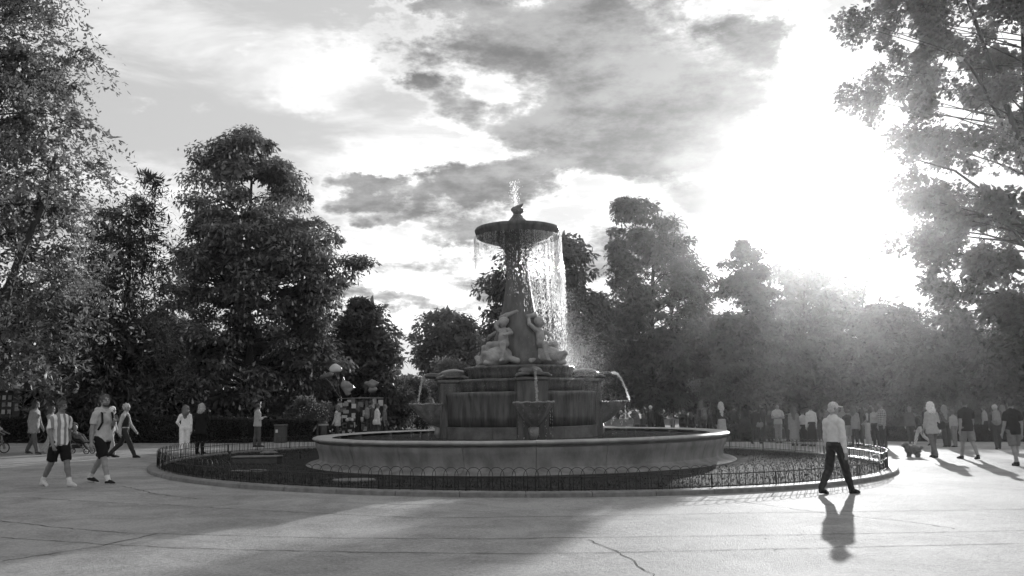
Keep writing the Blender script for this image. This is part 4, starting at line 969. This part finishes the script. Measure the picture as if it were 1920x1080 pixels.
o, J, S = person('fair-haired woman in long black coat raising a phone', 375, 851, 757, -12, top=.015, bottom=.01, hair=('bob', .30), coat=.70, woman=True, q=1, shoe=.02, arms={1: ('pt', (.24, .10, 1.18), (.16, .26, 1.42)), -1: ('fk', -5, 16, 30)})
person('man in pale shirt reading a phone with a jacket round his waist', 482, 838, 757, -50, top=.40, bottom=.10, hair=('short', .03), q=1, stride=5, sleeve='rolled', arms={1: ('pt', (.22, .0, 1.13), (.05, .26, 1.2)), -1: ('pt', (.22, .0, 1.13), (.05, .26, 1.2))}, coat=.85, shoe=.05)
# --- by the balloon stall
KY = 41.5
SG = 'visitors at the balloon stall'
person('woman in pale coat strolling past the balloon stall', 632, 838, 764, 75, top=.52, bottom=.08, hair=('bob', .10), coat=.75, woman=True, q=1, Y=39.4, H=1.68, stride=12, group=SG)
person('woman with long dark hair in black dress by the stall', 671, 838, 767, 95, top=.02, bottom=.02, hair=('verylong', .02), legs='dress', woman=True, q=1, Y=39.2, H=1.62, group=SG)
o, J, S = person('tall dark-haired man carrying a grey backpack at the stall', 694, 838, 752, -35, top=.10, bottom=.06, hair=('short', .02), q=1, Y=39.0, H=1.83, group=SG)
backpack(o, 'grey backpack on the tall man at the stall', mat('grey_pack', .22, .85, .2, .2, 20))
o, J, S = person('woman in loose white blouse with a white cloth bag at the stall', 707, 838, 760, -60, top=.62, bottom=.08, hair=('bun', .06), woman=True, q=1, Y=38.6, H=1.70, coat=.80, group=SG)
handbag(o, 'white cloth bag hanging on the woman in the white blouse', (.14, -.18, .80), mat('white_bag', .6, .85, .2, .1, 20))
person('person in dark grey shirt walking behind the woman in white', 721, 838, 760, -85, top=.15, bottom=.07, hair=('short', .10), q=2, Y=39.6, H=1.70, stride=12, group=SG)
# --- behind the basin, far side
FG = 'people gathered far behind the basin'
for (px, Hh, yw, tp, hr, wm, lb) in ((1195, 1.60, 30, .16, ('long', .06), True, 'far woman with loose brown hair and grey top'), (1222, 1.70, 20, .06, ('short', .45), False, 'far white-haired man in dark jacket'), (1243, 1.63, -80, .04, ('short', .03), False, 'far dark-haired man in black turned sideways'),
                                     (1283, 1.58, 150, .05, ('bob', .03), True, 'far woman in black facing the fountain'), (1312, 1.58, -30, .13, ('short', .08), False, 'far youth in grey beside the woman with curly hair'), (1262, 1.45, 90, .25, ('short', .05), False, 'far child in pale top among the dark-clad people'),
                                     (1297, 1.55, 10, .03, ('long', .03), True, 'far long-haired girl in black'), (1208, 1.52, -20, .09, ('bob', .05), True, 'far short woman in charcoal between brown-haired woman and white-haired man'), (1570, 1.72, 30, .08, ('short', .03), False, 'far man in charcoal half hidden by the flat-capped man'),
                                     (1583, 1.75, 160, .2, ('short', .05), False, 'far tall man in grey behind the flat-capped man'), (1690, 1.6, 60, .06, ('short', .04), False, 'far man in black left of the suited man'), (1885, 1.66, 0, .1, ('long', .08), True, 'far woman with long hair behind the backpack walker'),
                                     (1850, 1.6, 40, .3, ('short', .05), False, 'far man in pale top behind the polo-shirt walker'), (1405, 1.66, 100, .05, ('long', .03), True, 'far woman in black left of the man with the bag'),
                                     (1432, 1.7, 60, .04, ('short', .03), False, 'far man in black between bag carrier and folded-arms man'), (1446, 1.62, -60, .10, ('bob', .05), True, 'far woman in charcoal left of the folded-arms man'), (1478, 1.68, 10, .06, ('short', .03), False, 'far man in black between folded-arms man and grey dress'),
                                     (1540, 1.64, -20, .05, ('long', .03), True, 'far woman with dark hair left of the flat-capped man'), (1552, 1.72, 40, .12, ('short', .04), False, 'far man in dark grey left of the flat-capped man'), (1637, 1.75, 20, .05, ('short', .03), False, 'far tall man in black behind the wide pale trousers'),
                                     (1672, 1.68, -50, .07, ('bob', .04), True, 'far woman in dark coat right of the plaid shirt'), (1742, 1.7, 5, .05, ('short', .03), False, 'far man in black behind the blonde woman'), (1803, 1.66, 90, .06, ('long', .04), True, 'far woman in dark top left of the polo-shirt walker'),
                                     (1832, 1.7, -10, .04, ('short', .02), False, 'far man in black right of the polo-shirt walker'), (1862, 1.6, 70, .05, ('bob', .03), True, 'far woman in black left of the backpack walker'), (1332, 1.64, 20, .05, ('long', .03), True, 'far woman in black between curly-haired woman and blonde'), (1378, 1.7, -30, .06, ('short', .03), False, 'far man in dark jacket right of the blonde woman')):
    person(lb, px, 0, 0, yw, top=tp, bottom=.05, hair=hr, woman=wm, q=2, Y=rng.uniform(40, 48.5), H=Hh+rng.uniform(-.04, .12), group=FG)
o, J, S = person('woman with long curly hair and patterned backpack behind the basin', 1318, 0, 0, 15, top=.10, bottom=.06, hair=('long', .05), woman=True, q=1, Y=36.3, H=1.80)
backpack(o, 'patterned backpack of the curly-haired woman', mat('pattern_pack', .16, .85, .2, .6, 30))
person('woman with long blonde hair, dark top and white skirt seen from behind', 1355, 0, 0, 5, top=.03, bottom=.35, hair=('verylong', .36), legs='skirt', woman=True, q=1, Y=36.2, H=1.76, arms={1: ('pt', (.25, .15, 1.35), (.22, .36, 1.45))})
# --- group by the fence on the right
RG = 'visitors standing beyond the fence'
o, J, S = person('dark-clad man with a shoulder bag walking beyond the fence', 1419, 832, 761, -40, top=.03, bottom=.03, hair=('short', .03), q=1, stride=18, group=RG, shoe=.03)
handbag(o, 'grey shoulder bag of the dark-clad man', (.2, -.05, .82), mat('grey_pack', .22))
person('man in pale polo shirt with folded arms', 1461, 831, 757, 172, top=.42, bottom=.25, hair=('short', .05), sleeve='short', q=1, group=RG, tuck=False, arms={1: ('pt', (.24, .06, 1.13), (-.06, .20, 1.16)), -1: ('pt', (.24, .06, 1.11), (-.04, .22, 1.12))})
person('woman in long loose grey dress', 1491, 836, 762, -15, top=.24, bottom=.24, hair=('verylong', .04), legs='dress', woman=True, q=1, group=RG, sleeve='rolled')
person('shorter woman in white top and black skirt', 1508, 836, 769, 10, top=.5, bottom=.02, hair=('bun', .03), legs='long_skirt', woman=True, q=1, group=RG, sleeve='short')
person('dark-haired woman in white shirt and long black skirt', 1524, 837, 760, 0, top=.52, bottom=.02, hair=('bun', .03), legs='long_skirt', woman=True, q=1, group=RG)
person('boy in black shirt beside the flat-capped man', 1592, 838, 768, 5, top=.03, bottom=.2, hair=('short', .02), sleeve='short', legs='shorts', q=1, group=RG)
person('woman in pale grey jacket with arm held out', 1604, 838, 761, -30, top=.28, bottom=.05, hair=('long', .06), woman=True, q=1, group=RG, coat=.78)
person('man in black jacket pointing behind the pale grey jacket', 1616, 836, 757, 60, top=.04, bottom=.05, hair=('short', .03), q=1, group=RG, arms={1: ('pt', (.28, .15, 1.38), (.25, .38, 1.45))})
person('woman in dark top and wide pale trousers', 1629, 839, 760, 70, top=.06, bottom=.36, hair=('bun', .03), legs='wide', woman=True, q=1, group=RG, sleeve='none', arms={-1: ('pt', (.26, .0, 1.15), (.12, .15, 1.0))})
person('woman in light blouse and black trousers next to the plaid shirt', 1644, 838, 761, 120, top=.38, bottom=.03, hair=('long', .03), woman=True, q=1, group=RG)
person('man in plaid shirt standing with the group', 1657, 839, 754, 95, topmat=M_PLAID, bottom=.05, hair=('short', .06), sleeve='short', q=1, group=RG, tuck=False)
# --- flat-capped man in front
person('elderly man in flat cap, white shirt and dark trousers walking', 1572, 926, 752, -62, top=.58, bottom=.022, hair=('cap', .34), q=0, stride=20, phase=1, shoe=.015, turn=-22, arms={1: ('fk', -4, 8, 10), -1: ('fk', 4, 8, 14)})
# --- walkers on the right
person('man in grey suit beyond the dog', 1710, 832, 763, 150, top=.12, bottom=.07, hair=('short', .12), q=1, coat=.86)
ow, JW, SW = person('dog walker in black top and white trousers stepping forward', 1730, 836, 768, 75, top=.025, bottom=.55, hair=('short', .03), q=1, stride=24, lean=-6)
o, J, S = person('blonde woman in long pale blouse with handbag walking away', 1752, 858, 753, 8, top=.40, bottom=.14, hair=('bob', .5), woman=True, q=0, coat=.78, stride=14, sleeve='rolled', shoe=.03)
handbag(o, 'dark handbag on the arm of the blonde woman', (.23, -.06, .92), cloth(.03))
person('woman with very long brown hair and dark flared trousers', 1776, 838, 760, 0, top=.12, bottom=.05, hair=('verylong', .16), woman=True, q=1, legs='wide')
person('child in pale shirt beside the long-haired woman', 1791, 838, 769, 20, top=.35, bottom=.2, hair=('short', .08), q=1)
person('man in black polo shirt and grey shorts walking away', 1818, 861, 747, 6, top=.018, bottom=.20, hair=('short', .03), sleeve='short', legs='shorts', q=0, stride=16, phase=-1, shoe=.02, tuck=False)
o, J, S = person('man with large grey backpack walking beyond the polo-shirt walker', 1872, 842, 759, -20, top=.08, bottom=.05, hair=('short', .30), q=1, stride=12)
backpack(o, 'large grey backpack on the far walker', mat('grey_pack', .22), 1.15)
person('broad man in black t-shirt and grey shorts walking away', 1906, 873, 749, 3, top=.018, bottom=.16, hair=('short', .03), sleeve='short', legs='shorts', q=0, stride=10, phase=1, shoe=.02, tuck=False)
# --- small dog on a lead
dp = hit(1712, 857); dg = SDF()
dg.cap((0, -.13, .22), (0, .11, .235), .12, .125, 0, k=.04).path([(0, .14, .27), (0, .2, .34)], [.085, .075], 0, k=.04).ell((0, .22, .37), (.075, .085, .07), 0, k=.03).cap((0, .27, .355), (0, .33, .34), .04, .03, 0, k=.02)
for s in (-1, 1):
    dg.path([(s*.06, .12, .18), (s*.062, .12, .09), (s*.062, .135, .02)], [.048, .034, .03], 0, k=.02).path([(s*.065, -.16, .2), (s*.068, -.12, .12), (s*.068, -.17, .08), (s*.068, -.155, .02)], [.06, .04, .03, .03], 0, k=.02)
    dg.path([(s*.06, .2, .41), (s*.085, .2, .36), (s*.08, .21, .31)], [.025, .03, .02], 0, k=.015)
dg.path([(0, -.24, .27), (0, -.30, .31), (0, -.33, .30)], [.035, .03, .02], 0, k=.03)
dme = dg.mesh('dog', .014, [hairmat(.07)], noise=(.010, 60)); dog = link('dog', dme, None, label='small shaggy dark dog on a lead at the plaza edge', cat='dog', loc=dp, rz=R(35))
nv = len(dme.vertices); idx = rng.integers(0, nv, 2500); Vh = np.array([dme.vertices[i].co for i in idx]); Nh = np.array([dme.vertices[i].normal for i in idx]); d = unit(Nh*.6+rng.normal(0, .3, Nh.shape)+np.array([0, -.1, -.5])); wv_ = unit(np.cross(d, Nh+.01))*.004
link('fur', np_mesh('fur', np.stack([Vh-wv_, Vh+wv_, Vh+d*.04], 1).reshape(-1, 3), np.arange(7500).reshape(-1, 3)), hairmat(.12), dog, kind='stuff')
hw_ = world_of(ow, JW['w1']); nk_ = dp+np.array([-.12, .1, .36]); P = [nk_*(1-t)+hw_*t-np.array([0, 0, .12*math.sin(math.pi*t)]) for t in np.linspace(0, 1, 9)]
MB().tube(P, .008, 5).obj('dog_lead', cloth(.03), smooth=True, label='thin lead running from the small dog to the dog walker', cat='lead')

# ------------------------------------------------------------------ stroller with baby, child with bicycle
M_TYRE = mat('rubber', .02, .8, .3, .2, 20); M_TUBE = mat('dark_tube', .03, .4, .6, .1, 9)
def wheel(parent, c, r, wd=.03, name='wheel', spokes=0):
    pts = [(c[0]+r*math.cos(t), c[1], c[2]+r*math.sin(t)) for t in np.linspace(0, 2*math.pi, 25)[:-1]]
    wh = MB().tube(pts, wd*.5, 6, closed=True).obj(name, M_TYRE, parent, True); m = MB().tube([(c[0], c[1]-.03, c[2]), (c[0], c[1]+.03, c[2])], max(.03, r*.18), 10)
    for k in range(spokes or 5): t = 2*math.pi*k/(spokes or 5); m.tube([c, (c[0]+r*math.cos(t), c[1], c[2]+r*math.sin(t))], .004 if spokes else .012, 4)
    m.obj('hub', M_PAINT, wh, True)
p = hit(146, 851); e = empty('stroller', p, rz=0, label='dark folding stroller with hood pushed along by the woman in white trousers', cat='stroller')
for c in ((-.30, -.24, .09), (-.30, .24, .09), (.38, -.20, .09), (.38, .20, .09)): wheel(e, c, .085)
for s in (-.24, .24): MB().tube([(-.30, s, .09), (-.05, s, .42), (-.42, s, .86), (-.58, s, 1.02)], .014, 6).obj('frame_tube', M_TUBE, e, True); MB().tube([(-.05, s, .42), (.38, s*.85, .10)], .014, 6).obj('frame_tube', M_TUBE, e, True)
MB().tube([(-.58, -.24, 1.02), (-.58, .24, 1.02)], .018, 8).obj('handle', M_TYRE, e, True)
st_ = SDF().cap((-.12, 0, .45), (.14, 0, .40), .09, .08, sc=(1, 2.2, 1), k=.02).cap((-.14, 0, .45), (-.34, 0, .82), .06, .05, sc=(1, 3.4, 1), k=.02).cap((.16, 0, .40), (.30, 0, .20), .04, .03, sc=(1, 4, 1), k=.02); link('seat', st_.mesh('seat', .022, [cloth(.02)]), None, e)
hd = SDF().ell((-.28, 0, .86), (.25, .25, .2), k=.01); hd.ell((-.20, 0, .80), (.22, .22, .17), sub=True); hd.ell((.05, 0, .7), (.24, .4, .4), sub=True); link('hood', hd.mesh('hood', .02, [cloth(.05)]), None, e)
MB().box((0, 0, .25), (.3, .34, .12), bev=.03).obj('basket', cloth(.03), e)
bb = SDF(); bb.ell((-.14, 0, .63), (.10, .11, .14), 1, k=.03).ell((-.15, 0, .86), (.085, .08, .095), 0, k=.01).cap((-.15, 0, .74), (-.15, 0, .80), .04, .04, 0, k=.02)
for s in (-1, 1): bb.path([(-.08, s*.07, .55), (.12, s*.08, .53), (.24, s*.08, .40)], [.06, .055, .045], 1, k=.02).path([(-.13, s*.11, .70), (.0, s*.14, .62), (.1, s*.10, .62)], [.04, .035, .03], 1, k=.02).cap((.24, s*.08, .40), (.29, s*.08, .40), .04, .03, 1, k=.02)
bo = link('person', bb.mesh('person', .016, [M_SKIN, cloth(.12)]), None, label='baby sitting up in the stroller', cat='baby', loc=p)
hs = SDF().ell((-.16, 0, .875), (.089, .084, .09), k=.01); hs.ell((-.08, 0, .83), (.07, .09, .09), sub=True); link('hair', hs.mesh('hair', .014, [hairmat(.15)]), None, bo)
p = hit(-2, 850); e = empty('bicycle', p, label='small balance bicycle at the plaza edge by the hedge', cat='bicycle')
wheel(e, (.17, 0, .18), .165, .035, spokes=8); wheel(e, (-.42, 0, .18), .165, .035, spokes=8)
MB().tube([(.17, .04, .18), (.08, .04, .42), (.05, 0, .58)], .014, 6).tube([(.17, -.04, .18), (.08, -.04, .42), (.05, 0, .58)], .014, 6).obj('fork', M_PAINT, e, True); MB().tube([(.06, 0, .45), (-.2, 0, .30), (-.42, 0, .18)], .02, 6).tube([(-.2, 0, .3), (-.24, 0, .42)], .015, 6).obj('frame', M_PAINT, e, True)
MB().tube([(.05, -.18, .60), (.05, .18, .60)], .013, 6).obj('handlebar', M_TUBE, e, True); link('saddle', SDF().cap((-.33, 0, .44), (-.15, 0, .44), .06, .03, sc=(1, 1, .5), k=.02).mesh('saddle', .014, [M_TYRE]), None, e)
person('small child in white shirt leaning over the balance bicycle', -8, 851, 788, -88, top=.55, bottom=.2, hair=('short', .06), sleeve='short', legs='shorts', q=1, arms={1: ('fk', 45, 8, 20), -1: ('fk', 45, 8, 20)}, cat='child')

# ------------------------------------------------------------------ balloon stall, kiosk, bins, planter, lamp
M_DARKW = mat('dark_painted_wood', .025, .6, .4, .3, 6); M_WHITE = mat('white_card', .6, .7, .2, .08, 9)
p = gp(676, 41.8); e = empty('toy_stall', p, label='dark toy stall hung with pictures, masks and small goods', cat='stall')
MB().box((0, .3, .45), (2.3, .9, .9), bev=.02).obj('counter', M_DARKW, e); MB().box((0, .72, 1.25), (2.3, .06, .75)).obj('back_panel', M_DARKW, e)
for sx in (-1.12, 1.12): MB().tube([(sx, -.1, 0), (sx, -.1, 2.05)], .03, 6).obj('post', M_DARKW, e, True); MB().tube([(sx, .7, 0), (sx, .7, 2.15)], .03, 6).obj('post', M_DARKW, e, True)
MB().tube([(-1.12, -.1, 2.05), (0, -.12, 2.07), (1.12, -.1, 2.05)], .025, 6).obj('top_rail', M_PAINT, e, True)
for i in range(16): MB().box((rng.uniform(-1.05, 1.05), -.05, rng.uniform(1.1, 2.0)), (rng.uniform(.1, .3), .02, rng.uniform(.12, .3)), rz=rng.uniform(-.3, .3), bev=.004).obj('hanging_card', cloth([.5, .35, .6, .2, .12, .42][i % 6]), e)
TG = [.5, .35, .6, .2, .12, .42]
for i in range(7): MB().box((-1.0+.33*i+rng.uniform(-.04, .04), -.14, 1.72+rng.uniform(-.12, .12)), (rng.uniform(.16, .26), .02, rng.uniform(.2, .34)), bev=.004).obj('hanging_card', cloth(TG[i % 6]), e)
for i in range(26):
    c = (rng.uniform(-1.05, 1.05), rng.uniform(-.1, .5), .92); k = i % 3
    if k == 0: m = MB().ball((c[0], c[1], c[2]+.09), rng.uniform(.06, .10), 8, 6)
    elif k == 1: m = MB().box((c[0], c[1], c[2]+.11), (.12, .1, .22), bev=.01)
    else: m = MB().lathe([(.0, 0), (.07, 0), (.05, .12), (.02, .25), (0, .26)], 8, c=c)
    m.obj('toy', cloth(TG[rng.integers(0, 6)]), e, k != 1)
for i in range(24): MB().box((rng.uniform(-1.1, 1.1), -.165, rng.uniform(.15, .85)), (rng.uniform(.08, .18), .03, rng.uniform(.1, .2)), bev=.006).obj('hanging_toy', cloth(TG[rng.integers(0, 6)]), e)
M_FOIL = {v: mat('foil_%d' % int(v*100), v, .25, .6, .15, 3) for v in (.6, .22, .12, .16)}
def balloon(label, px, py, Y, parts, v, tie):
    c = at(px, py, Y); e = empty('balloon', c, label=label, cat='balloon', group='foil balloons over the stall'); b = SDF()
    for q in parts: b.cap(*q)
    link('skin', b.mesh('skin', .024, [M_FOIL[v]]), None, e); tg = np.array(tie)-c
    P = [np.array([0, 0, -.15])*(1-t)+tg*t+np.array([.05*math.sin(6*t), 0, 0]) for t in np.linspace(0, 1, 9)]; MB().tube(P, .006, 4).obj('string', cloth(.3), e, True)
K = .03
tie = p+np.array([-.9, -.1, 2.05])
balloon('white cloud-shaped foil balloon floating highest over the stall', 628, 692, 41.2, [((-.12, 0, .0), (.12, 0, .02), .17, .17, 0, (1, .6, 1), .05), ((.0, 0, .10), (.0, 0, .1), .17, .17, 0, (1, .6, 1), .05), ((.24, 0, -.02), (.24, 0, -.02), .11, .11, 0, (1, .6, 1), .05)], .6, tie)
balloon('dark wing-shaped foil balloon tucked under the white one', 612, 704, 41.6, [((-.25, 0, -.05), (.2, 0, .05), .08, .14, 0, (1, .5, 1), .04), ((-.05, 0, -.02), (-.1, 0, .2), .1, .03, 0, (1, .5, 1), .04)], .12, tie)
balloon('grey dolphin-like foil balloon with a raised tail', 652, 728, 41.2, [((-.14, 0, .12), (.0, 0, -.25), .22, .12, 0, (1, .6, 1), .06), ((-.2, 0, .25), (-.22, 0, .55), .10, .03, 0, (1, .6, 1), .05), ((.0, 0, .15), (.2, 0, .1), .18, .08, 0, (1, .6, 1), .05), ((.05, 0, -.12), (.25, 0, .0), .10, .07, 0, (1, .6, 1), .04)], .22, p+np.array([-.3, -.1, 2.05]))
balloon('grey foil balloon of rounded lobes beside the dolphin-like one', 695, 722, 41.2, [((.05, 0, .22), (.30, 0, .08), .07, .09, 0, (1, .6, 1), .04), ((-.02, 0, .05), (.1, 0, -.02), .17, .15, 0, (1, .6, 1), .05), ((-.22, 0, .08), (-.22, 0, .08), .11, .11, 0, (1, .6, 1), .03), ((.0, 0, -.25), (.2, 0, -.22), .13, .11, 0, (1, .6, 1), .04)], .16, p+np.array([.5, -.1, 2.05]))
# kiosk behind the hedge on the left
p = gp(8, 40.5); e = empty('kiosk', p, label='dark kiosk with pitched roof and rows of framed pictures behind the hedge', cat='kiosk')
MB().box((0, 0, 1.15), (2.2, 1.6, 2.3), bev=.03).obj('booth', M_DARKW, e)
MB().put([(-1.5, -1.2, 2.3), (1.5, -1.2, 2.3), (1.5, 1.2, 2.3), (-1.5, 1.2, 2.3), (0, 0, 3.2), (-1.5, -1.2, 2.4), (1.5, -1.2, 2.4), (1.5, 1.2, 2.4), (-1.5, 1.2, 2.4)], [(3, 2, 1, 0), (0, 1, 6, 5), (1, 2, 7, 6), (2, 3, 8, 7), (3, 0, 5, 8), (5, 6, 4), (6, 7, 4), (7, 8, 4), (8, 5, 4)]).obj('roof', mat('kiosk_roof', .04, .7, .3, .3, 5), e)
for i in range(6):
    for j in range(3):
        f = MB().box((-.72+.27*i, -.82, 1.35+.33*j), (.22, .03, .27), bev=.005).obj('picture', M_DARKW, e); MB().box((-.72+.27*i, -.838, 1.35+.33*j), (.16, .008, .2)).obj('print', cloth([.35, .2, .45, .28][(i*3+j) % 4]), f)
MB().box((.98, -.86, 1.55), (.16, .03, .34)).obj('notice', cloth(.22), e)
p = gp(526, 37.0); e = empty('litter_bin', p, label='square grey litter bin with pale notice by the hedge', cat='bin'); MB().box((0, 0, .36), (.46, .42, .72), bev=.02).obj('body', mat('bin_grey', .07, .6, .4, .2, 7), e); MB().box((0, 0, .75), (.5, .46, .05), bev=.015).obj('lid', mat('bin_lid', .12, .6, .4, .2, 7), e); MB().box((-.12, -.215, .5), (.1, .012, .13)).obj('notice', M_WHITE, e)
p = gp(606, 38.2); e = empty('bollard_bin', p, label='round black waste bin beside the flower planter', cat='bin'); MB().lathe([(0, 0), (.2, 0), (.22, .1), (.22, .78), (.2, .82), (0, .84)], 18).obj('body', M_IRON, e, True); MB().lathe([(.225, .70), (.235, .72), (.235, .76), (.225, .78)], 18).obj('band', M_PAINT, e, True)
p = gp(592, 39.4); e = empty('flower_planter', p, label='tall urn planter overflowing with small pale flowers', cat='planter'); MB().lathe([(0, 0), (.3, 0), (.26, .08), (.12, .2), (.14, .5), (.45, .95), (.5, 1.02), (.44, 1.02), (.3, .9), (0, .9)], 20).obj('urn', mat('planter_stone', .14, .8, .3, .3, 6), e, True)
nl = 2600; P = rng.normal(0, 1, (nl, 3))*np.array([.36, .32, .2])+np.array([0, 0, 1.2]); s = rng.uniform(.6, 1.3, nl); link('foliage', np_mesh('foliage', leafcards(P, unit(rng.normal(0, 1, (nl, 3))), unit(rng.normal(0, 1, (nl, 3))), .09*s, .05*s).reshape(-1, 3), np.arange(nl*4).reshape(-1, 4)), LEAF['mid'], e)
mb = MB()
for i in range(90): q = rng.normal(0, 1, 3)*np.array([.38, .3, .17])+np.array([0, -.12, 1.27]); mb.ball(q, .028, 5, 3)
mb.obj('blossom', mat('white_blossom', .5, .7, .2, .3, 9), e, kind='stuff')
def lamp(px, py_top, Y, label):
    p = gp(px, Y); top = at(px, py_top, Y)[2]-p[2]; e = empty('street_lamp', p, label=label, cat='lamp')
    MB().lathe([(.16, 0), (.16, .25), (.10, .35), (.07, .9), (.05, 1.2), (.045, top-.95), (.08, top-.92), (.05, top-.86), (.02, top-.80)], 12).obj('post', M_IRON, e, True)
    g = bpy.data.materials.new('frosted_glass'); g.use_nodes = True; b = g.node_tree.nodes['Principled BSDF']; b.inputs['Base Color'].default_value = g3(.75); b.inputs['Roughness'].default_value = .4; b.inputs['Transmission Weight'].default_value = .6
    ln = MB(); 
    for k in range(4):
        a = k*math.pi/2+.3; b2 = a+math.pi/2; r1, r2 = .15, .25; z1, z2 = top-.80, top-.24
        MB().put([(r1*math.cos(a), r1*math.sin(a), z1), (r1*math.cos(b2), r1*math.sin(b2), z1), (r2*math.cos(b2), r2*math.sin(b2), z2), (r2*math.cos(a), r2*math.sin(a), z2)], [(0, 1, 2, 3)]).obj('pane', g, e)
        MB().tube([(r1*math.cos(a)*1.02, r1*math.sin(a)*1.02, z1), (r2*math.cos(a)*1.02, r2*math.sin(a)*1.02, z2)], .014, 5).obj('bar', M_IRON, e)
    MB().lathe([(.30, top-.25), (.30, top-.21), (.16, top-.10), (.10, top-.08), (.09, top-.03), (.02, top), (0, top)], 16).obj('cap', M_IRON, e, True)
lamp(1099, 640, 50, 'old-fashioned lantern lamp on a post right of the fountain')
# fallen leaves and litter on the asphalt
mb = MB()
for (px, py) in [(925, 1070), (610, 936), (780, 1025), (1017, 1052), (730, 1058), (612, 1066), (1480, 905)]+[(rng.uniform(50, 1880), rng.uniform(935, 1075)) for _ in range(16)]:
    q = hit(px, py); a = rng.uniform(0, 6.28); L_ = rng.uniform(.02, .04); ca, sa = math.cos(a)*L_, math.sin(a)*L_
    mb.put([(q[0]-ca, q[1]-sa, q[2]+.006), (q[0]+sa*.4, q[1]-ca*.4, q[2]+.012), (q[0]+ca, q[1]+sa, q[2]+.02), (q[0]-sa*.4, q[1]+ca*.4, q[2]+.012)], [(0, 1, 2, 3)])
mb.obj('fallen_leaves', cloth(.3), kind='stuff', label='scattered dry leaves lying on the asphalt')

# ------------------------------------------------------------------ air
hz = MB().box((8, 55, 13.2), (330, 190, 31.5))
hm = bpy.data.materials.new('hazy_air'); hm.use_nodes = True; t = NT(hm.node_tree); t.n.clear()
pv_ = t.new('ShaderNodeVolumePrincipled'); pv_.inputs['Color'].default_value = g3(.95); pv_.inputs['Density'].default_value = .00026; pv_.inputs['Anisotropy'].default_value = .90
o = t.new('ShaderNodeOutputMaterial'); t.l.new(pv_.outputs[0], o.inputs['Volume'])
hz.obj('haze', hm, kind='stuff', label='thin bright evening haze in the park air')
